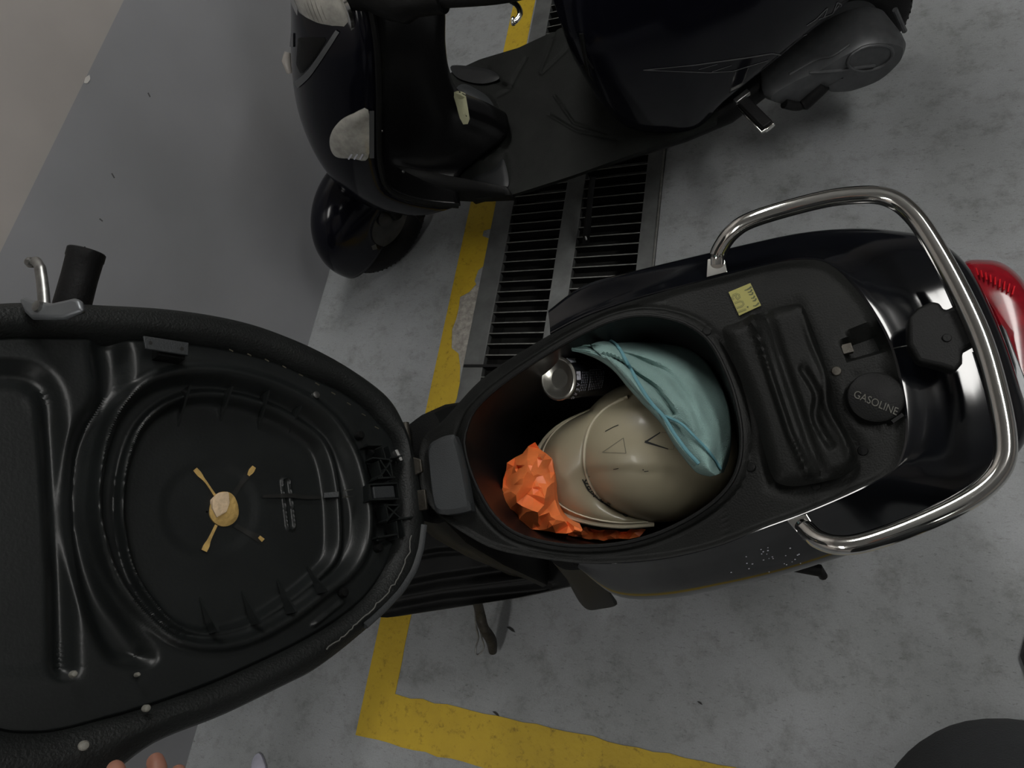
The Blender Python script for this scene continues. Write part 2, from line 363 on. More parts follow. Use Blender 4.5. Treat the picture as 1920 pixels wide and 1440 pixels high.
# painted line (an L) with its chipped edge
ch = [(930, 377), (927, 427), (907, 433), (905, 443), (918, 448), (915, 470), (910, 478), (915, 493), (908, 498), (897, 507), (890, 527), (893, 533), (880, 548), (863, 557), (860, 580), (855, 600), (848, 617), (847, 653), (860, 663), (863, 687), (862, 737)]
ch3 = [tuple(G(x, y, 0)[:2]) for x, y in ch]
LX0, LX1, LY0, LY1 = -1.018, -.930, -.276, -.166
ol = [(LX0, 3.2), (LX0 + .002, 1.6), (LX0, LY0)]
xs = np.linspace(LX0, .95, 60); ol += [(x, LY0 + rng.uniform(-.0025, .0025)) for x in xs[1:]] + [(x, LY1 + rng.uniform(-.003, .003)) for x in xs[::-1] if x > LX1 + .02] + [(LX1, LY1)]
ys = np.linspace(LY1, ch3[-1][1], 22)[1:-1]; ol += [(LX1 + rng.uniform(-.001, .0012), y) for y in ys] + [tuple(p) for p in ch3[::-1]] + [(LX1 + .002, 1.6), (LX1 + .002, 3.2)]
ol = np.array([(x, y, .0005) for x, y in ol]); mk('painted_line', prism(ol, (0, 0, .0012)), YEL, fr=WF.at((LX0, LY0, 0)), smooth=False,
   label='yellow painted parking bay line with chipped edge beside the drain grate', cat_='floor marking')

# drain grate
fg = WF.at((-.66, 1.3, 0)); gr = thing('drain_grate', 'long dark steel drain grate set in the grey floor between the scooters', 'grate', fg)
for x0, x1 in ((-.923, -.858), (-.685, -.627), (-.436, -.386)):
    mk('frame_rail', box(((x0 + x1) / 2, (GY0 + GY1) / 2, -.008), (x1 - x0, GY1 - GY0 - .004, .022)), GRATE, gr, bevel=.002)
mk('edge_angle', box((-.3865, (GY0 + GY1) / 2 + .17, .003), (.006, GY1 - GY0 - .34, .012)), SLAT, gr, bevel=.001)
m0 = None; k = 0
y = GY0 + .03
while y < GY1 - .01:
    for x0, x1 in ((-.858, -.685), (-.627, -.436)):
        if k == 0:
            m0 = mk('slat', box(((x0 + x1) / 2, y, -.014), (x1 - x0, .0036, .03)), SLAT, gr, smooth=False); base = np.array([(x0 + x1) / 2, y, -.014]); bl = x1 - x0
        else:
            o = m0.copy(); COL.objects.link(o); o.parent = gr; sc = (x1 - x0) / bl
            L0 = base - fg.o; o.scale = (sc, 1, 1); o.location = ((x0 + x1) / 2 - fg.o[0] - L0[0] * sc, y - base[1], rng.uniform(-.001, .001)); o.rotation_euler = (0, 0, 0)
        k += 1
    y += .0352
mk('joint_bar', box((-.77, G(930, 687)[1], .001), (.30, .008, .01)), RUBBER, gr)

# ceiling tube lamps
for i, (c, ln, d, st) in enumerate(TUBES):
    t = thing('ceiling_lamp', ['wide fluorescent ceiling fitting above the drain grate', 'wide fluorescent ceiling fitting to the right of the scooters', 'wide fluorescent ceiling fitting above the open seat', 'wide fluorescent ceiling fitting behind the photographer'][i], 'lamp', WF.at(c))
    c = np.array(c); s = np.array((0, 1, 0) if d == 'y' else (1, 0, 0))
    mk('housing', box(c + (0, 0, .06), np.where(s > 0, ln + .05, .32) * np.array([1, 1, 0]) + (0, 0, .06)), mat('lamp_housing', (.6, .6, .6), .4), t, bevel=.005)
    mk('diffuser', box(c, np.where(s > 0, ln, .28) * np.array([1, 1, 0]) + (0, 0, .04)), mat('diffuser_glow_%d' % i, (.9, .9, .9), .5, emit=(1., .985, .95), est=st * 4.1), t, bevel=.008)
    for e in (-1, 1): mk('end_cap', box(c + s * e * (ln / 2 + .012), np.where(s > 0, .02, .30) * np.array([1, 1, 0]) + (0, 0, .06)), GREYP, t, bevel=.004)
# ------------------------------------------------------------------ scooter with the open seat
F1 = frame(G(785, 900, .77), 16.17, 8); F1.o = F1.o + F1.B[1] * .018
P1 = F1.P; A1, V1, Z1 = F1.B
s1 = thing('scooter', 'black scooter with its seat tipped open, showing the storage bucket and chrome rear rack', 'scooter', F1)
OPEN = [(870, 830), (876, 800), (888, 772), (920, 738), (960, 707), (1000, 680), (1045, 652), (1090, 627), (1140, 604), (1190, 592), (1240, 594), (1290, 609), (1330, 640), (1358, 690), (1378, 745), (1390, 810), (1386, 870), (1362, 918), (1310, 962), (1235, 1000), (1160, 1020), (1080, 1024), (1010, 1014), (960, 996), (925, 965), (900, 925), (880, 878)]
OPEN = cat(OPEN, 90, True)
DECKO = [(797, 930), (788, 880), (796, 822), (835, 788), (895, 722), (950, 680), (999, 650), (1034, 629), (1103, 595), (1207, 560), (1290, 535), (1365, 517), (1420, 502), (1473, 492), (1531, 490), (1567, 506), (1603, 542), (1636, 589), (1668, 650), (1686, 715), (1697, 773), (1694, 827), (1690, 853), (1667, 887), (1600, 923), (1507, 963), (1433, 990), (1350, 1023), (1256, 1046), (1160, 1056), (1086, 1056), (1000, 1045), (930, 1030), (880, 1005), (830, 970)]
DECKS = cat(DECKO, 160, True)
COVER = cat([(1354, 624), (1378, 612), (1430, 590), (1490, 575), (1506, 582), (1520, 615), (1535, 655), (1550, 705), (1560, 745), (1578, 795), (1600, 838), (1606, 862), (1600, 882), (1578, 896), (1545, 905), (1500, 913), (1470, 912), (1450, 900), (1436, 860), (1420, 800), (1400, 740), (1375, 680)], 60, True)
LATCH = [(1582, 648), (1596, 628), (1646, 610), (1656, 632), (1664, 655), (1622, 666), (1588, 668)]
def deck_h(px):
    h = np.zeros(len(px))
    h += ridge(px, OPEN, 20, .004, True) - ridge(px, cat([(c[0], c[1]) for c in (OPEN - OPEN.mean(0)) * 1.07 + OPEN.mean(0)], 90, True), 6, .002, True)
    h += ridge(px, DECKS, 14, .005, True)
    cen = DECKS.mean(0)
    h += -ridge(px, [(1240, 555), (1245, 592)], 2.5, .0015) - ridge(px, [(1352, 925), (1362, 1000), (1370, 1016)], 2.5, .0015)
    h -= plateau(px, LATCH, 5, .02)
    h -= sst(1 - np.abs(np.hypot((px[:, 0] - 1640) / 1.03, px[:, 1] - 748) - 50) / 8) * .004
    h -= plateau(px, [(1420, 590), (1500, 560), (1530, 640), (1560, 720), (1590, 790), (1625, 850), (1600, 900), (1500, 930), (1440, 915)], 14, .004)
    return h
dk = relief(F1, DECKS, deck_h, nA=260, nR=46, c=OPEN.mean(0) + (20, 0), inner=OPEN, skirt=.02)
deck = mk('seat_deck', dk, DECK, s1, label='matte black deck under the seat')
hdeck = onto(bvh(dk))
# bucket
bo = resamp(OPEN, 90, True)
top = np.array([P1(x, y, .003) for x, y in bo]); cb = top.mean(0)
lv = [(-.012, 1.0), (-.05, .985), (-.14, .955), (-.24, .91), (-.285, .84), (-.30, .7), (-.302, .35), (-.302, .02)]
rings = [top] + [cb + (top - cb) * s + Z1 * w for w, s in lv]
mk('storage_bucket', loft(rings, cap=False), DARKIN, s1)
lip = [P1(x, y, .004) for x, y in bo]
mk('bucket_lip', tube(lip, .0028, 8, True), BLACK, s1)
# outer cowl
pair = [((1086, 1056), (1094, 1066), -.03), ((1160, 1056), (1160, 1118), -.14), ((1256, 1046), (1250, 1122), -.15), ((1350, 1023), (1360, 1103), -.14), ((1433, 990), (1460, 1080), -.13), ((1507, 963), (1560, 1050), -.12),
        ((1600, 923), (1690, 1008), -.12), ((1667, 887), (1800, 953), -.08), ((1690, 853), (1872, 888), -.06), ((1697, 800), (1926, 815), -.055), ((1690, 735), (1908, 725), -.045), ((1668, 650), (1868, 610), -.045), ((1636, 589), (1815, 508), -.05), ((1603, 542), (1752, 456), -.07), ((1567, 506), (1680, 442), -.09),
        ((1531, 490), (1600, 438), -.11), ((1473, 492), (1500, 447), -.10), ((1365, 517), (1380, 472), -.09), ((1207, 560), (1210, 512), -.07), ((1103, 595), (1105, 540), -.06), ((1034, 629), (1038, 588), -.05)]
c0 = cat([P1(*a, .0) for a, b, w in pair], 110); c2 = cat([P1(*b, w) for a, b, w in pair], 110)
up = np.array([Z1] * 110); axc = F1.W(.3, 0, 0)
def low(c, s, dw):
    l = F1.L(c).copy(); l[:, 1] *= s; l[:, 0] = .3 + (l[:, 0] - .3) * (s * .5 + .5); l[:, 2] += dw; return l @ F1.B + F1.o
rows = [c0 - up * .012, c0 + up * .006, c0 * .9 + c2 * .1 + up * .009, c0 * .72 + c2 * .28 + up * .012, c0 * .5 + c2 * .5 + up * .018, c0 * .3 + c2 * .7 + up * .024, c0 * .14 + c2 * .86 + up * .026, c0 * .04 + c2 * .96 + up * .018, c2, low(c2, .995, -.05), low(c2, .96, -.13), low(c2, .85, -.24), low(c2, .80, -.25)]
rows = [np.array(r) for r in rows]; rr = []
for j in range(110): rr.append(cat([r[j] for r in rows], 40))
cowl = loft([np.array([rr[j][i] for j in range(110)]) for i in range(40)], closed=False, cap=False)
mk('body_cowl', cowl, PAINT, s1, label='glossy black painted rear bodywork')
hcowl = onto(bvh(cowl))
# inner body under the deck down to the footboard
ds = np.array([P1(x, y, -.015) for x, y in resamp(DECKS, 80, True)]); lc = F1.L(ds)
def body_ring(w, su, sv, fu):
    q = lc.copy(); q[:, 0] = fu + (q[:, 0] - .3) * su; q[:, 1] = q[:, 1] * sv; q[:, 2] = w; return q @ F1.B + F1.o
core = loft([body_ring(-.012, .985, .985, .3), body_ring(-.08, .97, .95, .31), body_ring(-.25, .9, .85, .33), body_ring(-.42, .8, .75, .36), body_ring(-.50, .7, .65, .38)], cap=False)
mk('inner_body', core, BLACK, s1)
# fixings and fittings on the deck
cov = relief(F1, COVER, lambda px: .001 + plateau(px, COVER, 26, .020) + ridge(px, [(1408, 600), (1425, 650), (1450, 730), (1480, 820), (1512, 892)], 12, .007) - ridge(px, [(1436, 594), (1455, 650), (1485, 740), (1515, 830), (1540, 890)], 16, .006) + ridge(px, cat([(1500, 585), (1520, 650), (1545, 710), (1548, 770), (1575, 820), (1592, 860)], 20), 12, .005) - ridge(px, cat([(1505, 700), (1530, 745), (1528, 790), (1555, 840)], 14), 13, .006), w0=.0, nA=140, nR=60)
mk('tank_cover', cov, GREYP if False else DECK, s1, label='raised ridged plastic cover in front of the fuel cap')
ct, cn = hdeck(1640, 748)
mk('fuel_cap', lathe([(.001, .0125), (.0285, .012), (.031, .0105), (.0325, .006), (.0325, -.004)], P1(1640, 748, 0), Z1, 40), BLACK, s1, label='round black fuel cap with raised lettering')
hcap = plane(F1, .0125)
mk('cap_lettering', text_on(hcap, 'GASOLINE', (1642, 756), (17.5, 7.4), (7.0, -19.), .0008), mat('cap_letters', (.07, .068, .055), .5), s1)
mk('cap_tab', bar(P1(1672, 792, .004), P1(1692, 778, .004), .004, .008, Z1), BLACK, s1)
for x, y in ((1568, 696), (1530, 911), (1325, 622), (1408, 876), (1618, 845)): screw(hdeck, x, y, .0062, RUST if y == 696 else BLACK, s1)
mk('latch_socket', box(P1(1588, 655, -.008), (.012, .012, .01), F1.B), RUST, s1)
# sticker with writing
hst = plane(F1, .0035)
stq = np.array([P1(*q, .0035) for q in [(1366, 548), (1407, 531), (1427, 573), (1386, 592)]])
stk = mk('sticker', prism(stq, Z1 * .0006), STICK, s1, smooth=False, label='yellow sticker reading eni, with its dark paw marks cut by the edge')
er, eu = np.array([.39, .92]), np.array([.94, -.34])      # reading runs down the picture, letters stand to the right
def LP(pts, c): return [tuple(np.array(c) + er * x + eu * y) for x, y in pts]
gl = [(LP([(-5, -.5), (5, -.5)] + [(5.6 * math.cos(t), -.5 + 7.5 * math.sin(t)) for t in np.linspace(.1, 5.4, 26)], (1380.5, 557)), 3.2),
      (LP([(-5, -8), (-5, 4.5), (-3.6, 7), (0, 8.3), (3.6, 7), (5, 4.5), (5, -8)], (1386.5, 571)), 3.2), (LP([(0, -8), (0, 8)], (1391.5, 583)), 3.2)]
mk('sticker_letters', merge(*[strip(hst, p, w, .0009) for p, w in gl]), OLIVE, s1, smooth=False)
mk('sticker_letter_fill', merge(*[strip(hst, p, w * .42, .0012) for p, w in gl]), STICK, s1, smooth=False)
paws = [[(1396, 545), (1403, 543), (1409, 538)], [(1402, 549), (1409, 547), (1410, 543)], [(1404, 553), (1411, 553), (1411, 548)], [(1408, 560), (1414, 559), (1415, 555)], [(1411, 565), (1416, 564), (1418, 560)], [(1412, 574), (1418, 574), (1423, 568)]]
mk('sticker_paw_marks', merge(*[strip(hst, p, [1.5, 3., 3.5], .0009) for p in paws], strip(hst, [(1400.5, 576), (1403.5, 576)], 3, .0009)), OLIVE, s1, smooth=False)
# rack
rk = [(1345, 496, .006), (1346, 478, .012), (1354, 460, .022), (1372, 436, .036), (1405, 414, .046), (1480, 390, .052), (1560, 371, .053), (1630, 365, .053), (1672, 373, .053), (1705, 396, .053), (1738, 438, .053), (1790, 528, .054), (1838, 630, .054), (1868, 730, .054), (1884, 815, .054), (1880, 868, .053), (1848, 912, .052), (1790, 950, .051), (1700, 990, .049), (1620, 1017, .046), (1572, 1022, .040), (1535, 1012, .028), (1512, 993, .014), (1503, 985, .007)]
rp = cat([P1(*q) for q in rk], 130); rad = np.full(130, .0112); rad[:6] *= .85; rad[-5:] *= .8
mk('rear_rack', tube(rp, rad, 18), CHROME, s1, label='chrome tube rear rack')
for q in ([(1325, 522), (1327, 488), (1358, 484), (1364, 512)], [(1475, 976), (1512, 964), (1528, 990), (1500, 1005)]):
    mk('rack_foot', prism([P1(*z, .004) for z in q], Z1 * .004), CHROME, s1, smooth=False, bevel=.0008)
LB = [(1697, 606), (1715, 588), (1738, 576), (1755, 578), (1764, 593), (1787, 582), (1800, 557), (1825, 590), (1845, 650), (1822, 654), (1797, 668), (1797, 690), (1784, 706), (1759, 697), (1715, 687), (1697, 655)]
mk('rack_bracket', prism([P1(*z, .024) for z in LB], Z1 * .022), BLACK, s1, bevel=.005, label='black plastic centre bracket of the rack')
screw(plane(F1, .046), 1775, 634, .005, BLACK, s1)
mk('bracket_slit', tube([P1(1672, 654, .022), P1(1690, 650, .034), P1(1722, 645, .036)], .0007, 6), STEEL, s1)
for q in ([(1749, 494), (1768, 492), (1806, 556), (1787, 580)], [(1822, 660), (1836, 668), (1866, 770), (1860, 782)]):
    mk('support_plate', prism([P1(*z, .026) for z in q], Z1 * .003), SILVER, s1, smooth=False, bevel=.0008, label='thin bright metal support plate')
# tail light
tl = cat([(1806, 494), (1850, 487), (1885, 496), (1918, 525), (1945, 575), (1962, 650), (1962, 740), (1945, 800), (1925, 790), (1915, 730), (1888, 668), (1858, 600), (1832, 545)], 60, True)
tr = []
for w, s in ((-.155, .7), (-.15, .93), (-.12, 1.0), (-.085, .99), (-.06, .93), (-.05, .8), (-.046, .5), (-.045, .05)):
    cpx = tl.mean(0); tr.append(np.array([P1(*(cpx + (p - cpx) * s), w) for p in tl]))
tvf = loft(tr); tail = mk('tail_light', tvf, RED, s1, label='glossy red tail light lens')
ht = onto(bvh(tvf))
mk('lens_ribs', merge(*[tube([P1(1830 + i * 9, 503 + i * 4.2, -.047), P1(1834 + i * 8, 516 + i * 4.6, -.044)], .0011, 6) for i in range(9)]), mat('red_lens_rib', (.55, .012, .02), .15, coat=.8), s1)
mk('tail_trim', prism([P1(*z, -.05) for z in [(1872, 612), (1882, 625), (1925, 735), (1925, 800), (1905, 790), (1896, 690)]], Z1 * .012), SILVER, s1, bevel=.002)
# hinge cover, hinge, front apron
mk('hinge_cover', prism(cat([P1(*q, .004) for q in [(812, 842), (830, 826), (852, 819), (862, 824), (875, 870), (890, 948), (886, 960), (850, 966), (828, 962), (820, 935), (814, 885)]], 40, True), Z1 * .020, .12), GREYP, s1, label='grey plastic block beside the hinge', bevel=.003)
hg = [(752, 862), (775, 857), (792, 862), (795, 885), (770, 897), (772, 922), (800, 918), (804, 955), (778, 962), (760, 940), (755, 900)]
mk('hinge_plate', prism([P1(*q, .012) for q in hg], Z1 * .006), RUST, s1, bevel=.0015, label='worn steel hinge plate')
mk('hinge_pin', tube([F1.W(-.012, -.075, .0), F1.W(-.012, .075, .0)], .006, 12), RUST, s1)
mk('hinge_spring', tube([P1(742, 846, .03), P1(752, 866, .03)], .005, 8), STEEL, s1)
apr = [F1.W(-.005 + .0 * i, 0, 0) for i in range(1)]
ar = []
for u, w, hw, th in ((-.012, -.012, .075, .02), (-.012, -.08, .10, .05), (.0, -.2, .13, .08), (.0, -.35, .15, .10), (-.01, -.46, .16, .12)):
    ar.append(np.array([F1.W(u, -hw, w), F1.W(u - th * .5, -hw * .8, w), F1.W(u - th, 0, w), F1.W(u - th * .5, hw * .8, w), F1.W(u, hw, w), F1.W(u + .05, hw, w), F1.W(u + .05, -hw, w)]))
ar = [cat(r, 36, True) for r in ar]; mk('front_apron', loft(ar), BLACK, s1)
# footboard
FB = [F1.L(P1(x, y, -.48))[0] for x, y in ((700, 1190), (1090, 1135))]
slots = [[(800, 1036), (893, 1026), (893, 1040)], [(760, 1100), (825, 1086), (989, 1060), (1005, 1062)], [(740, 1135), (900, 1112), (1030, 1106)]]
fbo = [F1.W(u, v, -.48) for u, v in ((-.52, -.10), (-.50, .12), (-.40, .19), (.06, .20), (.10, .15), (.10, -.15), (.08, -.19), (-.05, -.195), (-.35, -.19), (-.46, -.17))]
fpx = proj(np.array(fbo))
def fb_h(px):
    h = np.zeros(len(px))
    h += -ridge(px, [(740, 1050), (820, 1036), (885, 1032)], 11, .012) - ridge(px, [(700, 1112), (820, 1088), (990, 1064)], 15, .014) - ridge(px, [(690, 1152), (830, 1126), (1022, 1106)], 16, .014)
    h += ridge(px, [(640, 1138), (830, 1104), (1005, 1082)], 6, .003)
    for k in range(3): h += -ridge(px, [(720 + 14 * k, 860 + 42 * k), (930, 838 + 40 * k)], 12, .010)
    return h
fbm = relief(F1, fpx, fb_h, w0=-.48, nA=200, nR=90, skirt=.05); mk('footboard', fbm, BLACK, s1, label='black ribbed plastic footboard')
mk('side_fairing', loft([cat([F1.P(*q, w) for q in ql], 28, True) for w, ql in ((-.03, [(1035, 1050), (1090, 1062), (1105, 1066), (1060, 1068)]), (-.22, [(1058, 1072), (1092, 1060), (1135, 1096), (1085, 1108)]), (-.42, [(1075, 1105), (1100, 1085), (1157, 1128), (1125, 1141), (1098, 1140)]), (-.47, [(1078, 1110), (1102, 1090), (1157, 1130), (1125, 1142), (1098, 1141)]))]), BLACK, s1)
mk('leg_shield', loft([cat([F1.W(u, -w_, z), F1.W(u - .05, 0, z), F1.W(u, w_, z), F1.W(u + .02, w_, z), F1.W(u - .01, 0, z), F1.W(u + .02, -w_, z)], 40, True) for u, w_, z in ((-.46, .19, -.50), (-.50, .20, -.35), (-.50, .19, -.15), (-.48, .14, .05), (-.45, .07, .15))]), PAINT, s1)
mk('steering_column', tube([F1.W(-.62, 0, -.55), F1.W(-.44, 0, .25)], .045, 16), BLACK, s1)
for nm, u in (('front_wheel', -.66), ('rear_wheel', .62)):
    c = F1.W(u, 0, -.525); w = [F1.W(u + .165 * math.cos(t), 0, -.525 + .165 * math.sin(t)) for t in np.linspace(0, 2 * np.pi, 40, endpoint=False)]
    o = mk(nm, tube(w, .052, 14, True), RUBBER, s1, label='black rubber tyre'); mk('rim', lathe([(.02, -.03), (.12, -.04), (.125, 0), (.12, .04), (.02, .03)], c, V1, 28), CAST, o)
# side stand
hs = [(886, 1105, .26), (898, 1140, .14), (906, 1175, .10), (921, 1200, .05), (924, 1222, .02)]
mk('side_stand', tube(cat([G(x, y, z) for x, y, z in hs], 14), [.011] * 5 + [.012, .012, .012, .013, .013, .013, .012, .011, .010], 12), RUST, s1, label='side stand with worn foot')
wl = cat([G(890, 1140, .13), G(893, 1175, .09), G(897, 1195, .07), G(892, 1215, .055), G(893, 1226, .05), G(899, 1226, .05), G(907, 1214, .055), G(903, 1195, .07), G(901, 1175, .09), G(902, 1140, .13)], 40)
mk('stand_wire_loop', tube(wl, .0022, 8), STEEL, s1)
mk('footpeg', tube([F1.W(.36, -.17, -.43), G(1538, 1070, .30), G(1543, 1080, .28)], [.012, .011, .008], 10), RUBBER, s1)
# paint chips on the cowl
sp = []
for k in range(26):
    x, y = 1440 + rng.normal(0, 38), 1048 + rng.normal(0, 16); h = hcowl(x, y)
    if h and y > 1000 + (1500 - x) * .15: sp.append(lathe([(.0001, .0008), (rng.uniform(.0004, .0012), .0004), (.0012, -.0004)], h[0], h[1], 6))
if sp:
    o = mk('white_specks', merge(*sp), WHITEP, s1); o['kind'] = 'stuff'
# grip, lever, perch
wg = .395
g0, g1 = P1(128, 598, wg), P1(163, 470, wg + .006)
ax = unit(g1 - g0); lg = np.linalg.norm(g1 - g0)
gp_ = mk('handlebar_grip', lathe([(.019, 0), (.0195, lg * .2), (.019, lg * .6), (.0195, lg * .86), (.0203, lg * .88), (.0203, lg * .985), (.019, lg), (.001, lg)], g0, ax, 28), RUBBER, s1, label='black rubber handlebar grip')
mk('grip_ribs', merge(*[tube([g0 + ax * t + .0192 * (math.cos(a) * V1 + math.sin(a) * np.cross(ax, V1)) for t in np.linspace(.03, lg * .85, 5)], .0009, 5) for a in np.linspace(0, 6.28, 16, endpoint=False)]), RUBBER, s1)
mk('handlebar', tube(cat([g0 + ax * .02, g0 - ax * .03, F1.W(-.36, .14, .34), F1.W(-.44, 0, .26), F1.W(-.40, -.16, .33), F1.W(-.34, -.30, .38)], 40), .013, 14), BLACK, s1)
lvp = cat([P1(84, 590, wg + .012), P1(82, 555, wg + .012), P1(78, 520, wg + .012), P1(74, 500, wg + .012), P1(66, 489, wg + .010), P1(58, 492, wg + .008)], 24)
mk('brake_lever', tube(lvp, [.0070] * 8 + [.0068] * 6 + [.006] * 6 + [.005] * 2 + [.0065, .006], 12, flat=.7), STEEL, s1, label='bright metal brake lever')
mk('lever_ball', lathe([(.001, .007), (.005, .005), (.007, 0), (.005, -.005), (.001, -.007)], lvp[-1], Z1, 14), STEEL, s1)
pq = [(47, 566), (58, 560), (80, 568), (110, 572), (150, 563), (160, 566), (167, 588), (145, 596), (130, 602), (70, 602), (58, 590)]
perch = mk('lever_clamp', prism([P1(*q, wg + .085) for q in pq], Z1 * .008), mat('grey_alloy', (.16, .17, .18), .4, .6, var=.15), s1, bevel=.004, label='grey alloy lever clamp')
mk('clamp_screw', lathe([(.003, .0165), (.0055, .016), (.006, .01)], P1(96, 584, wg + .080), Z1, 16), STEEL, s1)

# ------------------------------------------------------------------ open seat (part of the scooter)
TH = math.radians(112)
dS = A1 * math.cos(TH) + Z1 * math.sin(TH); nS = A1 * math.sin(TH) - Z1 * math.cos(TH)
FS = Fr(F1.o, [dS, -V1, nS]); PS = FS.P
SO = [(765, 815), (745, 765), (715, 730), (660, 690), (600, 655), (540, 628), (470, 603), (390, 585), (300, 573), (200, 567), (100, 563), (0, 563), (-110, 580), (-210, 650), (-265, 800), (-285, 1000), (-260, 1230), (-170, 1430), (-40, 1520), (90, 1505), (205, 1458), (300, 1392), (427, 1340), (542, 1284), (598, 1255), (662, 1207), (726, 1150), (765, 1109), (790, 1062), (800, 1007), (796, 950), (785, 880)]
SI = [(745, 830), (712, 785), (685, 758), (640, 727), (580, 700), (520, 674), (450, 654), (380, 642), (300, 634), (200, 629), (100, 627), (0, 628), (-100, 645), (-170, 710), (-210, 850), (-215, 1020), (-190, 1200), (-110, 1320), (-10, 1372), (90, 1378), (200, 1352), (290, 1325), (400, 1285), (500, 1240), (570, 1205), (636, 1165), (690, 1120), (725, 1070), (745, 1015), (752, 950), (750, 890)]
SO_, SI_ = cat(SO, 180, True), cat(SI, 180, True)
so = np.array([PS(x, y, .0) for x, y in SO_]); si = np.array([PS(x, y, .0) for x, y in SI_]); cs = so.mean(0)
def sr(t, n_, s=1.): q = so * (1 - t) + si * t; return cs + (q - cs) * s + nS * n_
cush = loft([sr(1.15, -.022), sr(1.0, .0), sr(.85, .008), sr(.6, .012), sr(.35, .010), sr(.12, .002), sr(0, -.012), sr(0, -.03, .985), sr(0, -.055, .96), sr(0, -.085, .91), sr(0, -.105, .80), sr(0, -.115, .6), sr(0, -.118, .3), sr(0, -.119, .02)], cap=False)
seat = mk('seat', cush, VINYL, s1, label='black vinyl seat tipped up, underside showing')
RO = cat([(184, 930), (198, 835), (226, 768), (272, 722), (330, 701), (400, 698), (480, 712), (560, 744), (620, 788), (660, 850), (680, 920), (688, 970), (682, 1025), (655, 1072), (600, 1115), (540, 1160), (470, 1196), (400, 1210), (330, 1197), (270, 1150), (222, 1085), (195, 1010)], 80, True)
RI = cat([(238, 930), (249, 855), (275, 793), (322, 752), (382, 734), (450, 740), (520, 762), (580, 797), (618, 835), (636, 900), (643, 980), (638, 1040), (600, 1084), (545, 1128), (475, 1170), (405, 1186), (345, 1172), (300, 1130), (262, 1070), (243, 1000)], 80, True)
CH = cat([(182, 640), (188, 738), (156, 792), (136, 850), (130, 950), (142, 1050), (172, 1150), (215, 1230), (280, 1235), (250, 1180), (205, 1110), (178, 1030), (165, 950), (172, 850), (200, 775), (236, 722), (228, 640)], 80, True)
LG = cat([(-150, 702), (0, 700), (62, 708), (90, 740), (100, 800), (110, 950), (118, 1100), (122, 1250)], 40)
def pan_h(px):
    h = np.zeros(len(px)); ino = inpoly(px, RO)
    h += ridge(px, RO, 20, .014, True)
    h -= plateau(px, RO, 26, .016)
    h += ridge(px, RI, 16, .012, True)
    h -= plateau(px, RI, 22, .010)
    h -= plateau(px, CH, 20, .018) * sst((dpoly(px, RO, True) * np.where(ino, -1, 1)) / 14)
    h -= ridge(px, LG, 34, .012)
    h -= plateau(px, [(-250, 720), (62, 722), (92, 800), (105, 950), (112, 1100), (118, 1260), (-250, 1260)], 26, .004)
    d = np.hypot((px[:, 0] - 412), (px[:, 1] - 945)); h -= .0018 * sst((100 - d) / 26)
    h += sst(1 - np.abs(dpoly(px, [(556, 895), (566, 978)]) - 7) / 4) * .0028
    h -= ridge(px, SI_, 10, .006, True)
    h += ridge(px, [(700, 850), (712, 1030)], 8, .004) * (~ino) + ridge(px, [(640, 1130), (590, 1170)], 8, .004)
    h -= plateau(px, [(692, 850), (752, 870), (762, 1000), (710, 1022)], 8, .016)
    return h
SCL = (SI_ - SI_.mean(0)) * 1.012 + SI_.mean(0)
pan = relief(FS, SCL, pan_h, w0=-.004, nA=360, nR=200, c=(410, 950))
panO = mk('seat_pan', pan, PAN, seat, label='moulded black plastic seat pan')
hpan = onto(bvh(pan))
def PN(x, y, e=0.): h = hpan(x, y); return h[0] + nS * e
for (x0, y0, x1, y1) in ((342, 733, 334, 800), (420, 735, 414, 790), (489, 742, 485, 806), (549, 770, 543, 812), (393, 1188, 375, 1120), (472, 1172, 454, 1108), (538, 1152, 520, 1086), (596, 1114, 576, 1062)):
    a, b = PN(x0, y0), PN(x1, y1); t = V1 * .0 + unit(np.cross(b - a, nS)) * .0013
    v = np.array([a + t, b + t, a + t + nS * .022, a - t, b - t, a - t + nS * .022])
    mk('rib', (v, [(0, 1, 2), (5, 4, 3), (0, 3, 4, 1), (1, 4, 5, 2), (2, 5, 3, 0)]), PAN, seat, smooth=False)
a_ = np.linspace(0, 2 * np.pi, 40, endpoint=False)
ring_ = np.stack([419 + 27 * np.cos(a_) * (1 + .05 * np.sin(3 * a_)), 955 + 34 * np.sin(a_) * (1 + .04 * np.cos(2 * a_))], 1)
arms = [[(402, 930), (385, 905), (364, 880)], [(436, 930), (452, 906), (474, 878)], [(404, 985), (392, 1010), (381, 1034)], [(440, 985), (465, 1000), (492, 1013)]]
foam = mk('foam_plug', patch(hpan, ring_, .0015, .004), FOAM, seat, label='ochre foam showing through the hole in the pan')
for i, a in enumerate(arms):
    w = [5.5, 5.5, 6, 7, 12, 11] if i == 2 else [5, 4, 4, 5, 10, 9]
    mk('slot_groove', strip(hpan, a, [q + 5 for q in w], .0009, 14), INK, seat)
    if i == 3: mk('foam_arm', strip(hpan, [(484, 1007), (492, 1014)], [6, 8], .0022, 4), FOAM, seat)
    elif i == 1: mk('foam_arm', strip(hpan, [(464, 892), (475, 876)], [5, 11, 8], .0022, 6), FOAM, seat)
    else: mk('foam_arm', strip(hpan, a, w, .0022, 14), FOAM, seat)
mk('foam_patch', patch(hpan, [(394, 938), (405, 926), (424, 924), (426, 945), (420, 962), (402, 972), (394, 955)], .0062, .0008, .002), FOAMP, seat, label='paler worn patch of foam')
mk('strap', strip(hpan, [(490, 932), (540, 930), (570, 934), (600, 934)], [5, 8, 7, 5], .004, 16), INK, seat)
mk('strap_buckle', bar(PN(603, 931, .005), PN(632, 929, .005), .008, .004, nS), GREYP, seat, bevel=.001)
